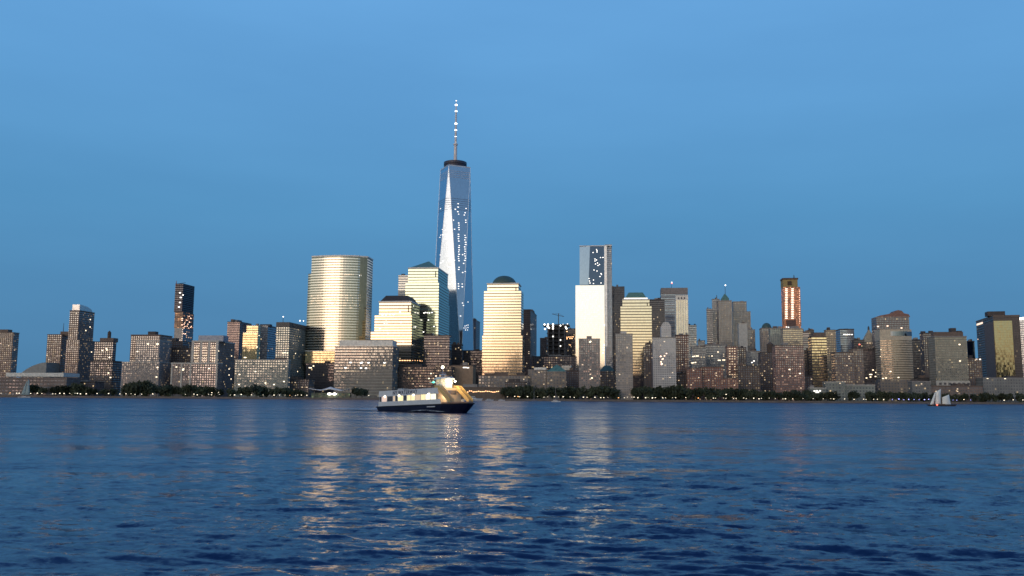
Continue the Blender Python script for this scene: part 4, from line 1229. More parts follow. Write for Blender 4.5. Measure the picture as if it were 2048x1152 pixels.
# ---- pink-lit construction tower ----
def build_pink_site():
    B = Building('pink-lit construction tower with two columns of lamps and a yellow netted top', 1680, (1565.6, None, 1596, 574), 'construction_tower', 'tower', depth=26)
    pink = facade('pink_lit_site_floor', (.50, .25, .16), glass=(.22, .10, .08), fh=3.6, bw=3.2, wu=.7, wv=.5, lit=.75, metal=.05, litcol=(1, .38, .17), lstr=1.2)  # copper colour and glowing floors stand in for work-lamp light
    lo = B.block('lower_floors', pink, 1566.5, None, 1601.5, 652)
    b = B.block('open_floors', pink, 1567, None, 1600, 574, ybot=652, inset=.6)
    y = B.block('netting', plain('yellow_netting', (.33, .26, .12), .85), 1566, None, 1595, 559, ybot=573.9, inset=.2)
    t = B.block('top_deck', plain('deck_brown', (.12, .08, .06), .85), 1565, None, 1596.5, 556, ybot=559, inset=-.6)
    MB().box(y[0] + 8, y[0] + 16, y[2] - .4, y[2] - .02, y[4] + 3, y[4] + 11).build('net_opening', plain('opening_brown', (.07, .05, .04), .8), B.root)
    k = B.block('hoist_box', plain('hoist_brown', (.13, .085, .08), .85), 1573, None, 1591.5, 640, ybot=655, inset=-3, depth=8)
    for i in range(20):
        z_ = b[4] + (b[5] - b[4]) * (i + .2) / 20
        MB().box(b[0] - .6, b[1] + .6, b[2] - .5, b[3] + .6, z_, z_ + .5).build('floor_slab', plain('pink_slab', (.34, .20, .16), .85), B.root)
    for i in range(18):
        py = 578 + i * 3.45
        for px in (1572.6, 1584.5):
            P = ray(px, py).xy * 1680 - B.O
            inst('work_lamp', pane_mesh(lamp_mat('column_lamp', (1, .78, .60), 2.3)), B.root, (P.dot(B.e1), b[2] - 1.0, B.z(px, py)), (4.3, .4, 1.35))
    B.mast(1588, 550, 557, 1.2, 4, 'crane_mast')
    B.lights([(1573, 654), (1577, 654.5), (1581, 654.5), (1585, 654), (1590, 654), (1596, 654)], COOL, 2.5, 1.4)
    for i in range(16):
        B.lights([(1599, 582 + i * 4.3)], PINKW, 1.6, 1.0)
build_pink_site()
tower('grey apartment tower with gold-tinted window rows under the pink-lit construction tower', 1400, facade('gold_rows', (.30, .265, .23), glass=(.6, .54, .42), fh=3.1, bw=2.4, wu=.7, wv=.5, lit=.45, lstr=.42), [(1566, None, 1605, 658)], grey_trim, lit=8, seed=98)
tower('red brick riverside block under the pink-lit construction tower', 1205, facade('rose_brick', (.235, .14, .12), fh=3.0, bw=2.6, wu=.55, wv=.5, lit=.42, litcol=(1, .6, .42), lstr=.42), [(1550, None, 1607.5, 692)], brown_trim, lit=18, seed=99, ref='the red brick riverside block', depth=24,
      lights=[(1579, 739), (1600, 747)], litmat=SOFTW)
tower('slim lit-banded block right of the pink-lit construction tower', 1540, facade('lit_band', (.2, .16, .15), fh=3.8, bw=20, wu=1, wv=.45, lit=.35, litcol=(1, .6, .4), lstr=.45), [(1606, None, 1618, 664)], brown_trim, 'office_tower')
tower('dark block left of the gold-striped building', 1620, dark_glass, [(1616, None, 1628, 661)], dark_trim, 'office_tower')
tower('dark low block between the red brick riverside block and the gold-striped building', 1320, dark_glass, [(1603, None, 1626, 702)], dark_trim, 'office_block', 'building', lit=4, seed=101)
B = Building('gold-striped building with glowing floor bands', 1290, (1623, None, 1652.5, 674), 'office_tower', 'tower', depth=24)
b = B.block('facade', plain('brown_spandrel', (.15, .12, .105), .8), 1623, None, 1652.5, 674, cornice=brown_trim)
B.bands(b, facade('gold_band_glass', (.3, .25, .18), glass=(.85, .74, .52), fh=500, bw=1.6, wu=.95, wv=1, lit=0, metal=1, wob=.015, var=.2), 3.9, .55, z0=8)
B.block('penthouse', brown_trim, 1627, None, 1650, 665, ybot=673, inset=8, depth=12)
LANDMARKS.append((1638, 'the gold-striped building'))
tower('brown-windowed tower right of the gold-striped building', 1385, facade('brown_rows', (.21, .175, .155), glass=(.5, .44, .36), fh=3.6, bw=2.6, wu=.55, wv=.5, lit=.35, lstr=.42), [(1652, None, 1671, 661)], brown_trim, 'office_tower', lit=5, seed=103)
tower('blue-grey office block with a dark left side and a white-lit top floor', 1560, blue_glass, [(1664, 1680, 1708, 659)], dark_trim, 'office_tower', lit=5, seed=104, lights=[(1688, 669), (1691, 669), (1695, 669), (1699, 669), (1704, 669)], lmat=COOL)
B = tower('wide brown block with a taller right end behind the low grey-green houses', 1240, facade('brown_wide', (.22, .165, .14), fh=3.2, bw=2.8, wu=.55, wv=.5, lit=.30, lstr=.4), [(1670, None, 1708, 706, 0), (1706, None, 1726, 699, 1)], brown_trim, 'apartment_block', 'building', lit=10, seed=105, parts=['facade', 'facade'], ref='the wide brown block', depth=24)
tower('dark squat tower left of the stone pyramid-topped tower', 1480, dark_glass, [(1707, None, 1729, 681)], dark_trim, 'office_tower', lights=[(1719, 689)], lmat=REDL)
B = Building('stone tower ending in a pale stepped pyramid with a lantern', 1500, (1728, None, 1757, 684), 'office_tower', 'tower', depth=26)
b = B.block('facade', old_stone, 1728, None, 1757, 684, cornice=pale_trim)
cx, cy = (b[0] + b[1]) / 2, (b[2] + b[3]) / 2
hw = (b[1] - b[0]) / 2
z0 = b[5] + 1.2
zp = B.z(1742, 660, 12)
for k in range(4):
    a_, c_ = hw * (.86 - .2 * k), hw * (.70 - .2 * k)
    za, zb_ = z0 + (zp - z0) * k / 4, z0 + (zp - z0) * (k + 1) / 4
    MB().frustum((cx - a_, cx + a_, cy - a_, cy + a_, za + .01), (cx - c_, cx + c_, cy - c_, cy + c_, zb_)).build('pyramid_step', plain('pyramid_stone', (.40, .38, .30), .8), B.root)
MB().lathe(cx, cy, [(1.6, zp), (1.6, zp + 4), (.2, B.z(1742, 651.5, 12))], 10).build('lantern', steel, B.root)
B.lights([(1735, 686), (1740, 686), (1745, 686), (1750, 686)], SOFTW, 2.4, 1.4)
B = tower('dark office block with clusters of bright low windows under the pyramid-topped tower', 1330, facade('dark_office', (.10, .09, .10), glass=(.16, .15, .17), fh=3.8, bw=2.4, wu=.6, wv=.5, lit=.03), [(1726, None, 1762, 702)], dark_trim, 'office_block', 'building',
          lights=[(1740, 749), (1743, 749), (1741, 754), (1746, 740), (1752, 745), (1754, 744.5), (1751, 753), (1754, 753), (1733, 756)], lmat=WARM)
B = Building('grey tower with a reddish peaked crown behind the curved pale block', 1460, (1752.6, None, 1818, 634), 'office_tower', 'tower', depth=30)
b = B.block('facade', facade('gabled_wall', (.20, .165, .16), fh=3.7, bw=2.6, wu=.5, wv=.5, lit=.03), 1752.6, None, 1818, 634)
pl = []
for px, py in ((1752.6, 634), (1818, 634), (1815, 629), (1806, 627), (1802, 622), (1795, 620.5), (1789, 622), (1785, 626.5), (1760, 631)):
    P = ray(px, py).xy * 1460 - B.O
    pl.append((P.dot(B.e1), B.z(px, py)))
pl[0] = (pl[0][0], b[5] + .01); pl[1] = (pl[1][0], b[5] + .01)
MB().profile(pl, .4, 24).build('crown', plain('reddish_crown', (.24, .14, .12), .8), B.root)
B.lights([(1797, 628), (1793, 631), (1756, 653), (1775, 652), (1803, 656)], PINKW, 3, 1.6)
# curved pale block
def build_curved_block():
    Y = 1290
    B = Building('pale curved block with horizontal bands and a dark top window strip', Y, (1760.5, None, 1824.5, 660), 'curved_office_block', 'tower', depth=30)
    x0, x1, y0, y1, z1 = B.rect(1760.5, None, 1824.5, 659)
    W = x1 - x0
    plan = [(x0 + W * k / 16, y0 + 7 - 9 * math.sin(math.pi * (.12 + .76 * k / 16))) for k in range(17)] + [(x1, y1), (x0, y1)]
    MB().prism(plan, 0, z1).build('facade', plain('pale_curve', (.50, .45, .36), .6), B.root)
    gl = facade('curved_glass', (.3, .27, .22), glass=(.26, .23, .19), fh=500, bw=2, wu=.85, wv=1, lit=0, metal=.35, wob=.02, var=.2)
    big = [(p[0] + (.2 if p[0] > x0 + W / 2 else -.2), p[1] + (.2 if p[1] > (y0 + y1) / 2 else -.25)) for p in plan]
    n = 22
    for i in range(n):
        z = 16 + (z1 - 18 - 12) * i / n
        MB().prism(big, z, z + 1.5).build('window_band', gl, B.root)
    part = big[5:17] + [big[17], (big[5][0], y1)]
    MB().prism([(p[0], p[1] - .2) for p in part], z1 - 9.5, z1 - 3).build('top_strip', glass_skin('strip_glass', (.16, .2, .26)), B.root)
    MB().box(x0 - 6, x1 + 14, y0 - 10, y1 + 3, .01, B.z(1790, 759, -10)).build('podium', low_stone, B.root)
    B.lights([(1762, 699), (1761, 713), (1781, 743), (1766, 757), (1772, 756), (1797, 755)], WARM, 2.6, 1.3, (x0, x1, y0 - 2, y1, 0, z1))
build_curved_block()
LANDMARKS.append((1792, 'the curved pale block'))
tower('dark slab filling the gap right of the curved pale block', 1420, dark_glass, [(1822, None, 1840, 680)], dark_trim, 'office_tower', lit=4, seed=111)
tower('dark brown tower left of the broad tan-grey tower', 1330, facade('brown_tall', (.155, .125, .115), fh=3.3, bw=2.8, wu=.5, wv=.5, lit=.05), [(1839, 1846, 1872, 667)], dark_trim, lit=8, seed=112, ref='the dark brown tower')
B = tower('broad tan-grey tower with a darker crown and pale ground arcade, behind the schooner', 1225, facade('tan_grey', (.25, .245, .215), glass=(.34, .34, .31), fh=3.3, bw=2.5, wu=.6, wv=.5, lit=.03, lstr=.6), [(1869, None, 1933, 674)], grey_trim, 'apartment_tower', lit=5, seed=113,
          ref='the broad tan-grey tower', depth=28, lights=[(1919, 689), (1920, 722), (1913, 770)], pent=[(1867, 1926, 664, 674, brown_trim), (1902, 1912, 656, 664, dark_trim), (1915, 1924, 661.5, 666, dark_trim)])
b = B.boxes[0]
zA = B.z(1900, 772)
MB().box(b[0] - 1, b[1] + 1, b[2] - 1.2, b[2] - .01, zA, B.z(1900, 762)).build('arcade_band', pale_trim, B.root)
for k in range(7):
    xx = b[0] + (b[1] - b[0]) * (.06 + k * .145)
    MB().box(xx, xx + 3.4, b[2] - 1.4, b[2] - 1.21, zA + 1.5, zA + 4.5).build('arcade_opening', plain('opening_dark', (.1, .1, .12), .6), B.root)
tower('dark blue sliver between the broad tan-grey tower and the gold-panelled tower', 1560, glass_skin('deep_sliver', (.10, .14, .2)), [(1934, None, 1949, 683)], dark_trim, 'office_tower')
tower('brown block with a roof lamp left of the gold-panelled tower', 1255, brown_apt, [(1933, None, 1963, 718)], brown_trim, lit=6, seed=115, depth=20, lights=[(1953, 717.5), (1960, 718.5)], lmat=COOL)
# gold panel tower
B = Building('massive dark tower with one tall yellow-green mirror face', 1400, (1948, 1986, 2039, 633), 'office_tower', 'tower', yaw=15)
b = B.block('facade', facade('massive_dark', (.10, .085, .085), glass=(.08, .075, .08), fh=3.9, bw=2.0, wu=.5, wv=.5, lit=.02, metal=.15), 1948, 1986, 2039, 633, cornice=brown_trim, ch=2.0)
W = b[1] - b[0]
MB().box(b[0] + .3, b[0] + W * .70, b[2] - .6, b[2] - .003, B.z(2000, 756), b[5] - 7).build('mirror_face', glass_skin('yellow_mirror', (.25, .25, .17), pane=(1.6, 3.9), wob=.02, line=.06), B.root)
MB().box(b[0] - .35, b[0] - .003, b[2] + .4, b[2] + (b[3] - b[2]) * .52, 4, b[5] - 8).build('side_pier', plain('pier_brown', (.17, .14, .135), .85), B.root)
B.block('penthouse', dark_trim, 1975, None, 2010, 623, ybot=632, inset=14, depth=18)
MB().box(b[0] - .4, b[0] + .0 + 0.1, b[2] + (b[3] - b[2]) * .6, b[3] - 4, b[5] - 6, b[5] - 3).build('lit_strip', lamp_mat('soft_strip', (1, .72, .5), 1.2), B.root)
B.lights([(1956, 678.5), (1978, 734), (1983, 731)], PINKW, 2.4, 1.4)
B.scatter(6, 116)
LANDMARKS.append((2000, 'the yellow-mirror tower'))
B = tower('blue-grey tower with a bright roof lamp, cut off by the right edge', 1520, facade('edge_tower', (.24, .26, .30), glass=(.42, .48, .56), fh=3.8, bw=2.4, wu=.7, wv=.6, lit=.02), [(2038, None, 2078, 640)], white_trim, 'office_tower', yaw=24)
B.lamp(2040, 637.5, COOL, 2.2, -2, 'roof_lamp'); B.lamp(2046, 637, COOL, 2.4, -2, 'roof_lamp')
tower('long grey podium under the massive yellow-mirror tower', 1200, facade('grey_podium', (.22, .225, .225), fh=4, bw=3.4, wu=.5, wv=.45, lit=.02), [(1966, None, 2060, 757)], grey_trim, 'office_block', 'building', depth=26, lights=[(1986, 789), (1975, 756.5), (2010, 757)])
tower('low brown terrace behind the sails of the schooner', 1185, facade('brown_terrace', (.2, .155, .14), fh=3.4, bw=3, wu=.5, wv=.5, lit=.05), [(1858, None, 1966, 773)], brown_trim, 'apartment_block', 'building', lit=8, seed=118, depth=18)
tower('low grey-green houses with white-lit windows right of the red brick riverside block', 1190, teal_low, [(1651, None, 1690, 765), (1688, None, 1750, 771, 3)], pale_trim, 'waterfront_house', 'building', lit=8, seed=119, depth=18, parts=['facade', 'facade'])
tower('tiny grey-green house with bright windows below the gold-striped building', 1180, teal_low, [(1620, None, 1652, 777)], pale_trim, 'waterfront_house', 'building', lights=[(1629, 782), (1634, 781.5), (1640, 781.5), (1631, 785), (1636, 784.5)], lmat=COOL, depth=14)
tower('grey low block below the dark slab and the curved pale block', 1185, facade('grey_low', (.2, .2, .2), fh=4, bw=3.6, wu=.5, wv=.45, lit=.05), [(1824, None, 1862, 764)], grey_trim, 'office_block', 'building', lit=4, seed=121, depth=18)
# low fill along the back so that no gap opens under the skyline
fills = [(-60, 60, 762, 'low brown sheds under the left-edge slab', 1250), (128, 190, 765, 'low dark base under the tall curved-crown tower', 1225), (432, 474, 742, 'dark low block between the pale-framed block and the wide grey-green block', 1300),
         (560, 618, 760, 'dark low base right of the wide grey-green block', 1240), (1130, 1165, 742, 'dark low block left of the riverside slab', 1290), (1264, 1310, 752, 'dark low block right of the balcony tower', 1300),
         (1350, 1380, 748, 'dark low block under the red-brown brick block', 1225), (1600, 1625, 752, 'dark low block left of the tiny grey-green house', 1240), (1838, 1872, 757, 'dark low block left foot of the broad tan-grey tower', 1260), (1010, 1050, 765, 'low dark block behind the shore trees right of the domed tower', 1190)]
for i, (xa, xb, yt, lab, Y) in enumerate(fills):
    tower(lab, Y, [brown_dark, dark_brick, dark_glass][i % 3], [(xa, None, xb, yt)], dark_trim, 'low_block', 'building', lit=6, seed=130 + i, depth=22)

# ------------------------------------------------------------------ pavilion with the winged canopy
def build_pavilion():
    Y = 1160.0
    c = at(658, 795, Y)
    root = thing('winged_pavilion', 'white winged canopy pavilion with two bright lamps on the shore', 'pavilion', (c.x, Y, GROUND_Z))
    k = Y / F
    P = lambda X, Yy: ((580 + X / 11.38 - 658) * k, CAM_H + (793.0 - (740 + Yy / 11.38)) * k - GROUND_Z)
    top = [P(*p) for p in ((420, 425), (560, 448), (690, 460), (790, 430), (890, 392), (1000, 428), (1140, 462), (1230, 452), (1320, 430))]
    nx, ny = len(top), 7
    vs, fs = [], []
    for lay in (0, 1):
        for j in range(ny):
            s = j / (ny - 1)
            for i, (x, z) in enumerate(top):
                sag = (1.6 if 2 <= i <= 6 else .3) * (1 - (2 * s - 1) ** 2)
                vs.append((x, s * 14, z - 2.4 * (2 <= i <= 6) * (2 * s - 1) ** 2 * (z - top[2][1] + 1) / 5 + sag * .3 - lay * .45))
    q = nx * ny
    for j in range(ny - 1):
        for i in range(nx - 1):
            a = j * nx + i
            fs += [(a, a + 1, a + nx + 1, a + nx), (q + a, q + a + nx, q + a + nx + 1, q + a + 1)]
    for i in range(nx - 1):
        fs += [(i, q + i, q + i + 1, i + 1)]
        a = (ny - 1) * nx + i
        fs += [(a, a + 1, q + a + 1, q + a)]
    for j in range(ny - 1):
        a = j * nx
        fs += [(a, a + nx, q + a + nx, q + a)]
        a = j * nx + nx - 1
        fs += [(a, q + a, q + a + nx, a + nx)]
    MB().add(vs, fs).build('canopy', plain('white_canopy', (.74, .73, .74), .6), root, True)
    for x in (-20, -10, 10, 20):
        MB().bar((x, 3, 0), (x, 3, 9.0), .25).build('post', grey_trim, root)
    MB().box(-24, 26, 5, 18, 0.01, 6.5).build('glass_hall', facade('pavilion_glass', (.12, .15, .11), glass=(.2, .25, .2), fh=3, bw=3, wu=.8, wv=.7, lit=.1, litcol=(.7, .9, .45), lstr=.25), root)
    for X in (890, 1005):
        x, z = P(X, 548)
        MB().ball((x, 1.0, z), 1.5, 10, 6, (1.7, 1, .9)).build('lamp', lamp_mat('pavilion_lamp', (1, .93, .78), 8), root)
build_pavilion()
LANDMARKS.append((658, 'the winged pavilion'))

# ------------------------------------------------------------------ shore trees
ORD = ['first', 'second', 'third', 'fourth', 'fifth', 'sixth', 'seventh', 'eighth', 'ninth', 'tenth', 'eleventh', 'twelfth', 'thirteenth', 'fourteenth', 'fifteenth']
NUM = ['none', 'one', 'two', 'three', 'four', 'five', 'six', 'seven', 'eight', 'nine', 'ten', 'eleven', 'twelve', 'thirteen', 'fourteen', 'fifteen']
LANDMARKS.sort()

def by_landmark(xs):
    """a phrase for each x: the landmark above it and its place among its fellows there"""
    near = [min(LANDMARKS, key=lambda l: abs(l[0] - x)) for x in xs]
    out = []
    for i, x in enumerate(xs):
        mates = sorted(xx for xx, nn in zip(xs, near) if nn is near[i])
        k, n = mates.index(x), len(mates)
        if n == 1:
            out.append((near[i][1], ''))
        else:
            out.append((near[i][1], ', %s of %s from the left' % (ORD[k], NUM[n])))
    return out

leaf_mat = plain('tree_leaves', (0.045, 0.062, 0.035), .8, grain=.3, scale=.25)
bark = plain('tree_bark', (.06, .048, .04), .9)
def crown_mesh(seed):
    r = random.Random(seed)
    mb = MB()
    blobs = [(r.uniform(-.55, .55), r.uniform(-.55, .55), r.uniform(.30, .85), r.uniform(.26, .45)) for _ in range(9)]
    for k in range(620):
        bx, by, bz, br = r.choice(blobs)
        d = Vector((r.gauss(0, 1), r.gauss(0, 1), r.gauss(0, 1))).normalized() * br * r.uniform(.55, 1.1)
        c = Vector((bx, by, bz)) + Vector((d.x, d.y, d.z * .75))
        a = Vector((r.gauss(0, 1), r.gauss(0, 1), r.gauss(0, 1))).normalized()
        b = a.orthogonal().normalized()
        s = r.uniform(.05, .10)
        a, b = a * s, b * s * r.uniform(.6, 1)
        mb.add([c - a - b, c + a - b, c + a + b, c - a + b], [(0, 1, 2, 3)])
    return mb.mesh('crown', leaf_mat)
CROWNS = [crown_mesh(s) for s in range(6)]
TR = MB()
TR.bar((0, 0, 0), (0, 0, .45), .035, 7, .025).bar((0, 0, .4), (.25, .1, .75), .02, 5, .008).bar((0, 0, .4), (-.22, -.12, .72), .02, 5, .008).bar((0, 0, .42), (.02, .2, .82), .018, 5, .007)
TRUNK = TR.mesh('trunk', bark)
trees = [(66, 770), (84, 777), (110, 774), (125, 771), (140, 772), (155, 771), (172, 775), (188, 780), (205, 781), (228, 779), (255, 772), (268, 768), (283, 766), (297, 768), (312, 772), (330, 774), (345, 773), (362, 775), (378, 773), (395, 774), (412, 775), (425, 777),
         (440, 781), (462, 780), (480, 778), (495, 776), (512, 771), (525, 776), (540, 778), (556, 777), (575, 779), (592, 781), (606, 783), (712, 778), (724, 780), (1010, 778), (1022, 776), (1035, 777), (1046, 776), (1058, 777), (1071, 776), (1083, 777), (1095, 778), (1108, 776), (1122, 778), (1136, 777), (1152, 777),
         (1165, 775), (1188, 776), (1200, 775), (1215, 776), (1228, 780), (1275, 777), (1288, 776), (1300, 778), (1312, 778), (1325, 776), (1338, 777), (1352, 775), (1365, 778), (1380, 780), (1395, 779), (1410, 778), (1425, 779), (1440, 780), (1455, 779), (1470, 780), (1485, 782), (1500, 781), (1515, 783), (1530, 784),
         (1545, 783), (1560, 785), (1575, 786), (1592, 784), (1605, 788), (1615, 784), (1630, 786), (1642, 787), (1655, 786), (1668, 786), (1708, 783), (1735, 786), (1748, 786), (1765, 786), (1782, 787), (1800, 787), (1815, 788), (1832, 787), (1850, 788), (1868, 789), (1890, 789), (1912, 790), (1930, 789), (1950, 790),
         (1968, 789), (1985, 790), (2002, 789), (2020, 790), (2040, 789)]
ph_ = by_landmark([t[0] for t in trees])
r = random.Random(33)
for (px, py), (lm, od) in zip(trees, ph_):
    Y = r.uniform(1163, 1174)
    h = at(px, py - 1.5, Y).z - GROUND_Z
    c = at(px, 795, Y)
    t = thing('shore_tree', 'dark leafy shore tree below %s%s' % (lm, od), 'tree', (c.x, Y, GROUND_Z), 0, 'dark trees along the shore')
    rz = r.uniform(0, 6.28)
    inst('trunk', TRUNK, t, (0, 0, 0), (h, h, h), rz)
    w = h * r.uniform(.62, .80)
    inst('crown', r.choice(CROWNS), t, (0, 0, 0), (w, w, h), rz)

# ------------------------------------------------------------------ shore lamps
lamps = []
for X in (5, 80, 135, 155, 250, 305, 342, 432, 455, 490, 525, 572, 615, 635, 660, 708, 797, 892, 985, 1035, 1078, 1110, 1165, 1258):
    lamps.append((X / 4.116, 0, 'o' if X == 80 else 'w'))
for X in (20, 290, 360, 388, 480, 505, 570, 660, 695, 750, 835, 930, 1020, 1065, 1110, 1150, 1197, 1215, 1245, 1290):
    lamps.append((300 + X / 4.115, 0, 'o' if X in (1150,) else 'w'))
for X in (505, 560):
    lamps.append((300.5 + X / 4.115, 2.6, 'w'))
for px in (737.5, 756):
    lamps.append((px, 0, 'w'))
for X in (820, 870, 905, 960, 1030, 1075):
    lamps.append((780 + X / 3.49, 0, 'w'))
for X in (20, 220, 265, 293, 325, 372, 400, 462, 487, 540, 580, 600, 628, 700, 740, 760, 790, 830, 885, 930, 950, 1000):
    lamps.append((1030 + X / 3.387 + .4, 0, 'o' if X in (20, 700) else 'w'))
for X in (190, 222, 280, 300, 335, 358, 415, 440, 495, 520, 600, 700, 760, 820, 838, 900, 920, 980, 1000, 1060, 1080, 1140, 1180, 1200):
    lamps.append((1220 + X / 3.97 + .3, 0, 'o' if X == 700 else 'w'))
for X in (805, 920):
    lamps.append((1220.6 + X / 3.97, 4.5, 'w'))
for X in (68, 110, 130, 192, 240, 300, 320, 378, 460, 540, 620, 680, 703, 790, 865, 940, 960, 1020, 1050, 1100, 1168, 1220):
    lamps.append((1490 + X / 3.97 + .2, 0, 'b' if X in (1168, 1220) else 'w'))
for X in (245, 285, 325, 370, 410, 455, 490, 690, 720, 780, 835, 1110, 1185, 1265):
    lamps.append((1738 + X / 4.113 + .1, 0, 'b' if X in (245, 285, 325, 370, 410, 455, 490, 690, 720, 835) else 'w'))
lamps.sort()
POLE = MB().bar((0, 0, 0), (0, 0, 1), .09, 6).mesh('pole', steel)
GLOBE = {k: MB().ball((0, 0, 0), 1.0, 8, 5, (1.5, 1, .72)).mesh('lamp_head', m) for k, m in
         (('w', lamp_mat('shore_white', (1, .86, .62), 3.0)), ('o', lamp_mat('shore_orange', (1, .42, .12), 3.5)), ('b', lamp_mat('shore_blue', (.34, .36, 1), 4.5)))}
r = random.Random(77)
lph = {}
for key, word in (('w', 'white'), ('o', 'orange'), ('b', 'blue')):
    sub = [l for l in lamps if l[2] == key]
    for l, p in zip(sub, by_landmark([s[0] for s in sub])):
        lph[l] = (word, *p)
for l in lamps:
    px, up, k = l
    Y = r.uniform(1155, 1160)
    c = at(px, 795, Y)
    word, lm, od = lph[l]
    t = thing('shore_lamp', '%s shore lamp below %s%s' % (word, lm, od), 'street lamp', (c.x, Y, GROUND_Z), 0, 'lamps along the shore')
    h = 3.0 + r.uniform(-.5, .5) + up
    inst('pole', POLE, t, (0, 0, 0), (1, 1, h))
    q = r.choice([.28, .34, .40, .48, .56])
    inst('lamp_head', GLOBE[k], t, (0, 0, h + .3), (q, q, q))

# ------------------------------------------------------------------ ferry
def build_ferry():
    psi = R(48)
    Yc = 240.0
    X = ray(852, 823).x * Yc
    root = thing('passenger_ferry', 'lit white passenger ferry with a navy hull crossing the water', 'ferry', (X, Yc, -.2), -psi)
    root.rotation_euler = (0, -R(2.0), -psi)       # bow riding high
    white = plain('ferry_white', (.84, .86, .88), .45, scale=.4, grain=.05)
    navy = plain('ferry_navy', (.014, .018, .05), .35, scale=.4)
    cream = plain('ferry_lamplit_cream', (.74, .60, .42), .5, scale=.6, grain=.05)  # white paint tinted cream to carry the warm lamp light
    dark = plain('ferry_dark', (.03, .03, .035), .6)
    gold = plain('ferry_lamplit_gold', (.80, .56, .22), .5, scale=.6, grain=.05)  # gold colour holds the lamp glow on the stair panels
    # hull lofted from stations
    st = [(-18, 3.9), (-13, 4.2), (-4, 4.3), (7, 4.3), (12, 4.0), (15.5, 3.1), (17.8, 2.0), (19.2, .9)]
    rowsz = [(-1.6, .72, .80), (0.0, .86, .87), (1.1, .95, .95), (None, 1.0, 1.0)]
    mb = MB()
    ring = []
    for z, fb, fx in rowsz:
        pts = []
        for x, b in st:
            xx = x * (fx if x > 0 else (1 + fx) / 2)
            zz = z if z is not None else 2.0
            pts.append((xx, -b * fb, zz))
        ring.append(pts + [(p[0], -p[1], p[2]) for p in reversed(pts)])
    n = len(ring[0])
    vs = [p for rr in ring for p in rr]
    fs = [(k * n + i, k * n + (i + 1) % n, (k + 1) * n + (i + 1) % n, (k + 1) * n + i) for k in range(3) for i in range(n)]
    fs += [tuple(range(3 * n, 4 * n)), tuple(reversed(range(n)))]
    mb.add(vs, fs).build('hull', navy, root)
    rail = MB()
    topr = ring[3]
    for i in range(n):
        a, b = Vector(topr[i]), Vector(topr[(i + 1) % n])
        rail.bar(a + Vector((0, 0, .02)), b + Vector((0, 0, .02)), .14)
    rail.build('rubbing_strake', dark, root)
    MB().box(6.2, 9.6, -4.36, -4.2, 1.35, 1.62).build('name_strip', plain('name_white', (.6, .62, .66), .5), root)
    # cabin
    zA, zB, zC, zD = 2.06, 3.35, 4.75, 6.3
    x0, x1, w = -16.5, 10.2, 4.0
    def side_strip(z0, z1, s0, s1):
        m = MB()
        for s in (-1, 1):
            a, b = (-w, -w + .15) if s < 0 else (w - .15, w)
            poly = [(x0 - .3 * (zD - z0) / 4, z0), (x1 + s0, z0), (x1 + s1, z1), (x0 - .3 * (zD - z1) / 4, z1)]
            m.profile(poly, a, b)
        return m
    side_strip(zA, zB, 1.5, 1.05).build('lower_side', white, root)
    side_strip(zC, zD, .55, 0).build('upper_side', white, root)
    MB().box(x0, x1, -w + .16, w - .16, zC + .3, zC + .45).build('upper_deck', plain('deck_grey', (.25, .25, .26), .8), root)
    MB().box(x0, x0 + .15, -w + .16, w - .16, zA, zC + .29).build('stern_wall', white, root)
    MB().box(x0 + .3, x1 - .2, -w + .9, w - .9, zA, zC).build('inner_cabin', plain('cabin_dark', (.16, .12, .09), .7), root)
    # windows: posts between lit panes
    edges = [(-16.3, -15.4, 0), (-15.2, -12.8, 1), (-12.6, -10.0, 0), (-9.7, -8.8, 3), (-8.6, -7.6, 0), (-7.4, -5.0, 2), (-4.8, -3.4, 0), (-3.2, -1.5, 2), (-1.3, .4, 2), (.6, 2.9, 3), (3.1, 4.9, 2), (5.1, 7.2, 4), (7.4, 9.6, 4)]
    lit = {0: plain('window_dim', (.10, .11, .13), .15, .3, (.5, .5, .5), .02), 1: lamp_mat('win_pink', (1, .62, .42), .62), 2: lamp_mat('win_yellow', (1, .78, .30), 1.0), 3: lamp_mat('win_amber', (1, .62, .25), .5), 4: lamp_mat('win_bright', (1, .90, .58), 1.25)}
    for s in (-1, 1):
        for a, b, k in edges:
            y = s * (w - .12)
            f = MB()
            f.box(a - .1, a, y - .06, y + .06, zB, zC).box(b, b + .1, y - .06, y + .06, zB, zC)
            fo = f.build('window', white, root)
            MB().box(a + .001, b - .001, y - .02 - .03 * (s < 0), y + .02, zB + .01, zC - .01).build('pane', lit[k], fo)
    for xx in (-13.6, -6.8, -.2, 6.6):
        MB().ball((xx, -w - .02, zC + .02), .26, 8, 5, (1.8, .7, .8)).build('deck_lamp', lamp_mat('ferry_lamp', (1, .84, .56), 6), root)
    # lettering on the upper side
    cu = bpy.data.curves.new('lettering', 'FONT')
    cu.body = 'NY WATERWAY'
    cu.size = 1.42
    cu.extrude = .02
    cu.align_x = 'CENTER'
    cu.offset = .02
    cu.space_character = 1.12
    cu.materials.append(plain('letter_navy', (.02, .03, .09), .5))
    tmp = bpy.data.objects.new('lettering_curve', cu)
    to = bpy.data.objects.new('lettering', bpy.data.meshes.new_from_object(tmp))
    bpy.data.objects.remove(tmp)
    col.objects.link(to)
    to.parent = root
    to.location = (-4.1, -w - .03, zC + .36)
    to.rotation_euler = (R(90), 0, 0)
    # front wall, door, bow deck
    MB().box(x1 - .15, x1, -w + .16, w - .16, zA, zD).build('front_wall', cream, root)
    d = MB().box(x1, x1 + .06, -.9, .9, zA, zA + 2.2).build('door', plain('door_grey', (.2, .22, .27), .5), root)
    MB().ball((x1 + .12, .6, zA + 1.1), .07, 6, 4).build('handle', steel, d)
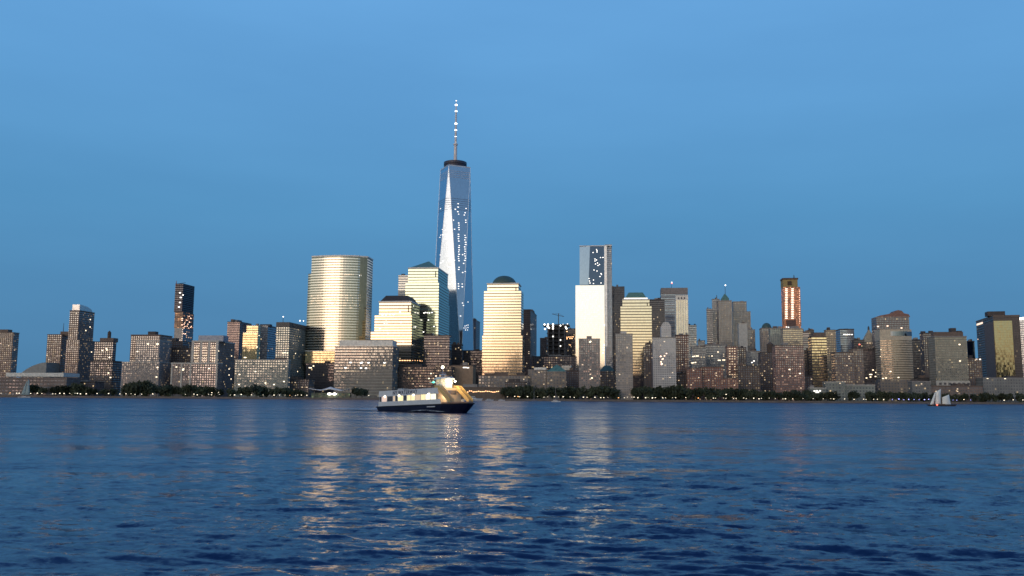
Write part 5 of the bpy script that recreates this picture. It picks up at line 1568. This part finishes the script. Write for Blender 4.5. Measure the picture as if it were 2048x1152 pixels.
    MB().box(x1, x1 + .05, -2.3, 2.3, zC - .2, zC + .9).build('front_window', plain('front_glass', (.2, .2, .24), .2, .4), root)
    deck = []
    for p in topr:
        if p[0] > 9.5:
            deck.append((p[0] * .985, p[1] * .97))
    MB().prism(deck, 2.12, 2.50).build('bow_deck', plain('bow_deck', (.42, .26, .2), .7), root)
    # boarding stairs either side of the bow
    for s in (-1, 1):
        st_ = MB()
        ya, yb = (2.55, 3.75)
        for k in range(16):
            xx = x1 + .15 + k * .29
            zz = zD - .2 - k * .235
            st_.box(xx, xx + .32, min(s * ya, s * yb), max(s * ya, s * yb), zz - .12, zz)
        so = st_.build('boarding_stair', cream, root)
        for yy in (ya - .12, yb):
            poly = [(x1 + .1, zD - .5), (x1 + 4.4, zA + .45), (x1 + 5.1, zA + .45), (x1 + 5.1, zA + 1.15), (x1 + .4, zD + .55), (x1 - 1.4, zD + .75), (x1 - 1.4, zD + .02), (x1 + .1, zD)]
            MB().profile(poly, s * yy - .05, s * yy + .05).build('balustrade', gold if yy > 3 or s > 0 else cream, so)
    # wheelhouse
    wx0, wx1, ww = 6.8, 10.0, 1.75
    MB().prism([(wx0, -ww), (wx1 - .8, -ww), (wx1, -ww * .6), (wx1, ww * .6), (wx1 - .8, ww), (wx0, ww)], zC + .45, 7.3).build('wheelhouse', white, root)
    g = MB().prism([(wx0 + .05, -ww + .05), (wx1 - .82, -ww + .05), (wx1 - .05, -ww * .6), (wx1 - .05, ww * .6), (wx1 - .82, ww - .05), (wx0 + .05, ww - .05)], 7.31, 8.5).build('wheelhouse_window', lamp_mat('bridge_glow', (1, .66, .22), .42), root)
    for x, y in ((wx0 + .1, -ww), (wx0 + 1.6, -ww), (wx1 - .82, -ww), (wx1, -ww * .6), (wx1, 0), (wx1, ww * .6), (wx1 - .82, ww), (wx0 + .1, ww)):
        MB().box(x - .08, x + .08, y - .08, y + .08, 7.31, 8.5).build('mullion', white, g)
    MB().prism([(wx0 - .4, -ww - .5), (wx1 - .2, -ww - .5), (wx1 + .8, -ww * .5), (wx1 + .8, ww * .5), (wx1 - .2, ww + .5), (wx0 - .4, ww + .5)], 8.51, 8.85).prism([(wx0, -ww), (wx1 - .4, -ww), (wx1 + .2, -ww * .4), (wx1 + .2, ww * .4), (wx1 - .4, ww), (wx0, ww)], 8.86, 9.15).build('wheelhouse_roof', white, root)
    # bridge wing with the green side light
    MB().box(7.6, 8.0, -4.6, -ww, 7.6, 7.8).build('bridge_wing', white, root)
    MB().ball((8.2, -3.6, 7.8), .24, 8, 5).build('side_light', GREENL, root)
    # mast
    m = MB().bar((7.8, -.5, 9.1), (7.4, 0, 11.6), .1).bar((7.8, .5, 9.1), (7.4, 0, 11.0), .08).bar((7.5, -1.0, 10.3), (7.5, 1.0, 10.3), .08)
    m.build('mast', plain('mast_grey', (.35, .33, .38), .5), root)
    MB().box(7.0, 7.9, -.8, .8, 9.7, 9.95).build('radar', plain('radar_white', (.6, .6, .62), .5), root)
    MB().ball((7.4, 0, 11.8), .42, 10, 6).build('masthead_light', lamp_mat('masthead', (1, .86, .6), 6), root)
    # floodlights with their own light
    fl = lamp_mat('flood', (1, .90, .66), 9)
    for i, (x, y, z, q, e) in enumerate(((wx1 + .6, -1.0, 8.0, .30, 220), (wx1 + .6, 1.6, 8.0, .26, 260), (x1 + .35, -1.3, 4.25, .25, 130))):
        o = MB().ball((x, y, z), q, 10, 6, (1, 1.2, .9)).build('floodlight', fl, root)
        ld = bpy.data.lights.new('floodlight_beam', 'POINT')
        ld.energy = e
        ld.color = (1, .70, .38)
        ld.shadow_soft_size = .3
        lo = bpy.data.objects.new('floodlight_beam', ld)
        col.objects.link(lo)
        lo.parent = root
        lo.location = (x + .9, y, z - .3)
    # railing of the upper deck and life rafts
    MB().box(-11.5, -9.5, -1.2, 1.2, zD - 1.1, zD + .55).build('life_raft', plain('raft_white', (.6, .6, .6), .5), root)
    MB().box(-6.5, -2.5, -2.6, 2.6, zD - 1.1, zD + .25).build('deck_seating', dark, root)
    MB().box(-17.6, -17.3, -3.4, 3.4, 2.0, 3.1).build('stern_rail', plain('stern_brown', (.2, .12, .1), .7), root)
    return X, Yc, psi
FX, FY, FPSI = build_ferry()

# foam: bow wave along the hull and the wake behind
def foam_mat():
    m = bpy.data.materials.new('foam')
    m.use_nodes = True
    t = m.node_tree
    p = t.nodes['Principled BSDF']
    p.inputs['Base Color'].default_value = (.62, .70, .78, 1)
    p.inputs['Roughness'].default_value = .7
    tc = N(t, 'ShaderNodeTexCoord')
    nz = N(t, 'ShaderNodeTexNoise')
    nz.inputs['Scale'].default_value = .9
    nz.inputs['Detail'].default_value = 6
    mp = N(t, 'ShaderNodeMapping')
    mp.inputs['Scale'].default_value = (.35, 1.2, 1)
    t.links.new(tc.outputs['Object'], mp.inputs[0])
    t.links.new(mp.outputs[0], nz.inputs['Vector'])
    at_ = N(t, 'ShaderNodeAttribute', attribute_name='thick')
    a = math_node(t, 'MULTIPLY', math_node(t, 'SUBTRACT', math_node(t, 'ADD', nz.outputs['Fac'], at_.outputs['Fac']), .95), 4.0, clamp=True)
    t.links.new(a, p.inputs['Alpha'])
    return m
FOAM = foam_mat()
def foam_strip(name, path, widths, thick, lift):
    vs, fs, th = [], [], []
    nc = 9
    n = len(path)
    for i, (p, wd) in enumerate(zip(path, widths)):
        p = Vector(p)
        q = Vector(path[min(i + 1, n - 1)]) - Vector(path[max(i - 1, 0)])
        s = Vector((-q.y, q.x)).normalized()
        for k in range(nc):
            u = k / (nc - 1) * 2 - 1
            c = p + s * u * wd
            z = float(wave_z(np.array([c.x]), np.array([c.y]), np.array([2.2]))[0])
            vs.append((c.x, c.y, z + .08 + lift[i] * (1 - u * u)))
            th.append(thick[i] * (1 - abs(u) ** 2.5))
    for i in range(n - 1):
        for k in range(nc - 1):
            a = i * nc + k
            fs.append((a, a + 1, a + nc + 1, a + nc))
    me = bpy.data.meshes.new(name)
    me.from_pydata(vs, [], fs)
    at_ = me.attributes.new('thick', 'FLOAT', 'POINT')
    at_.data.foreach_set('value', th)
    me.materials.append(FOAM)
    o = bpy.data.objects.new(name, me)
    col.objects.link(o)
    tag(o, kind='stuff')
hd = Vector((math.cos(-FPSI), math.sin(-FPSI)))
sb = Vector((-hd.y, hd.x)) * -1
C0 = Vector((FX, FY))
path = [C0 + hd * (14 - 1.4 * i) + sb * (2.9 + .10 * i) for i in range(22)]
foam_strip('bow_wave', path, [.9 + .05 * i for i in range(22)], [.75 if 1 < i < 12 else .5 for i in range(22)], [.75 * math.exp(-((i - 6) / 4.5) ** 2) for i in range(22)])
path = []
p = C0 - hd * 16
d = -hd
for i in range(46):
    path.append(p.copy())
    p = p + d * 2.6
    d = (d + Vector((-.0125, -.021))).normalized() if i > 3 else d
foam_strip('wake', path, [4.5 + .12 * i for i in range(46)], [max(.12, .80 - .014 * i) for i in range(46)], [.75 * math.exp(-i / 13) for i in range(46)])

# ------------------------------------------------------------------ sailing boats
sail_mat = plain('sail_cloth', (.90, .93, .90), .8, grain=.04)
sail_dim = plain('grey_sail_cloth', (.30, .40, .42), .8, grain=.05)
def sail(name, corners, belly, mat, parent):
    """four corners (x, z), cloth bulging along y"""
    n = 8
    vs, fs = [], []
    A, B_, C_, D_ = [Vector(c) for c in corners]
    for lay in (0, 1):
        for j in range(n + 1):
            for i in range(n + 1):
                u, v = i / n, j / n
                q = A.lerp(B_, u).lerp(D_.lerp(C_, u), v)
                y = -belly * math.sin(math.pi * u) * (.4 + .6 * math.sin(math.pi * (.15 + .7 * v))) + lay * .05
                vs.append((q.x, y, q.y))
    m = (n + 1) ** 2
    for j in range(n):
        for i in range(n):
            a = j * (n + 1) + i
            fs += [(a, a + 1, a + n + 2, a + n + 1), (m + a, m + a + n + 1, m + a + n + 2, m + a + 1)]
    for i in range(n):
        for a, b in ((i, i + 1), (n * (n + 1) + i, n * (n + 1) + i + 1), (i * (n + 1), (i + 1) * (n + 1)), (i * (n + 1) + n, (i + 1) * (n + 1) + n)):
            fs.append((a, b, m + b, m + a))
    return MB().add(vs, fs).build(name, mat, parent, True)

def small_hull(L, bw, h, mat, parent, name='hull'):
    st = [(-.5, .55), (-.3, .9), (0, 1), (.25, .82), (.42, .4), (.5, .05)]
    vs = []
    for z, f, fx in ((-.4, .5, .86), (h, 1, 1)):
        pts = [(x * L * fx, -b * bw / 2 * f, z + (h * .25 * max(0, x) * 2 if z > 0 else 0)) for x, b in st]
        vs += pts + [(p[0], -p[1], p[2]) for p in reversed(pts)]
    n = len(st) * 2
    return MB().add(vs, [(i, (i + 1) % n, n + (i + 1) % n, n + i) for i in range(n)] + [tuple(range(n, 2 * n)), tuple(reversed(range(n)))]).build(name, mat, parent)

def build_schooner():
    Y = 660.0
    k = Y / F
    ox = 1884.0
    c = at(ox, 805, Y)
    root = thing('schooner', 'two-masted schooner under white sails near the blue lamps', 'sailboat', (c.x, Y, 0))
    hz = 795 + (ox - 1024) * math.tan(R(.40))
    P = lambda X, Yy: ((1830 + X / 14.4 - ox) * k, (hz - (750 + Yy / 14.4)) * k + CAM_H)
    small_hull(22, 4.2, 1.1, plain('schooner_hull', (.10, .08, .08), .5), root)
    MB().box(-5, 2, -1, 1, 1.12, 1.7).build('deckhouse', plain('deckhouse_brown', (.2, .13, .1), .6), root)
    sail('jib', [P(430, 850), P(540, 850), P(612, 500), P(585, 505)], .9, sail_mat, root)
    sail('mainsail', [P(585, 850), P(740, 850), P(765, 395), P(610, 480)], 1.1, sail_mat, root)
    sail('mizzen_sail', [P(785, 850), P(1030, 850), P(990, 555), P(790, 635)], 1.2, sail_mat, root)
    wood = plain('mast_wood', (.2, .15, .1), .6)
    for X, t in ((590, 430), (775, 420)):
        x, zt = P(X, t)
        MB().bar((x, .15, .8), (x, .15, zt + .8), .13, 6, .08).build('mast', wood, root)
    a, b = P(590, 850), P(1040, 850)
    MB().bar((a[0], 0, a[1] - .1), (P(745, 850)[0], 0, a[1] - .1), .09).bar((P(780, 850)[0], 0, a[1] - .1), (b[0], 0, b[1] - .1), .09).build('boom', wood, root)
    MB().bar((P(480, 900)[0], 0, 1.3), (P(395, 870)[0], 0, 2.0), .1).build('bowsprit', wood, root)
    x, z = P(592, 898)
    MB().ball((x, -2.3, max(z, 1.0)), .5, 8, 5, (1.4, .7, .8)).build('port_light', REDL, root)
build_schooner()

def build_sloop():
    Y = 1040.0
    k = Y / F
    ox = 49.0
    c = at(ox, 790, Y)
    root = thing('sloop', 'small sailboat with dim grey-green sails at the left below the pale roof', 'sailboat', (c.x, Y, 0))
    hz = 795 + (ox - 1024) * math.tan(R(.40))
    P = lambda X, Yy: ((X / 4.116 - ox) * k, (hz - (540 + Yy / 4.116)) * k + CAM_H)
    small_hull(15, 3.4, 1.2, plain('sloop_hull', (.55, .57, .6), .5), root)
    MB().box(-3, 2, -.9, .9, 1.2, 1.8).build('cabin', plain('sloop_cabin', (.5, .5, .5), .6), root)
    sail('mainsail', [P(205, 1028), P(243, 1028), P(232, 905), P(222, 900)], .8, sail_dim, root)
    sail('jib', [P(172, 1028), P(204, 1028), P(217, 920), P(211, 915)], .7, sail_dim, root)
    x, zt = P(218, 890)
    MB().bar((x, .2, 1), (x, .2, zt), .12, 6, .07).build('mast', steel, root)
build_sloop()

def motor_boat(px, Y, L, label, name='motor_yacht', cat='motorboat', rz=0.0):
    c = at(px, 800, Y)
    root = thing(name, label, cat, (c.x, Y, 0), rz)
    wh = plain('yacht_white', (.72, .74, .76), .4, grain=.04)
    small_hull(L, L * .28, L * .10, wh, root)
    h = L * .10
    MB().frustum((-L * .3, L * .18, -L * .10, L * .10, h), (-L * .26, L * .08, -L * .09, L * .09, h + L * .11)).build('cabin', wh, root)
    MB().frustum((-L * .27, L * .135, -L * .103, L * .103, h + L * .035), (-L * .25, L * .10, -L * .098, L * .098, h + L * .075)).build('cabin_window', plain('yacht_glass', (.05, .06, .08), .2, .4), root)
    return root
motor_boat(946, 1095, 24, 'long white motor yacht moored right of the ferry bow', rz=.1)
motor_boat(979, 1110, 11, 'short white motorboat moored right of the long white yacht', rz=.3)
motor_boat(1003, 1115, 9, 'tiny white boat moored below the domed tower')
motor_boat(1112, 880, 9.5, 'small white launch alone on the water below the work-lit site', rz=-.2)
for px, Y, top, lab in ((1068, 1105, 769, 'moored sailboat with a tall bare mast right of the domed tower'), (1111, 1112, 775, 'moored sailboat with a bare mast below the green pyramid roof')):
    c = at(px, 800, Y)
    root = thing('moored_sailboat', lab, 'sailboat', (c.x, Y, 0), .6)
    small_hull(9, 2.6, .9, plain('sail_hull_grey', (.3, .3, .32), .5), root)
    MB().bar((0, 0, .9), (0, 0, at(px, top, Y).z), .16, 6, .09).build('mast', plain('mast_pale', (.36, .36, .38), .5), root)
    MB().bar((0, 0, 2.4), (-3.6, 0, 2.3), .12).build('boom', plain('mast_pale', (.36, .36, .38), .5), root)
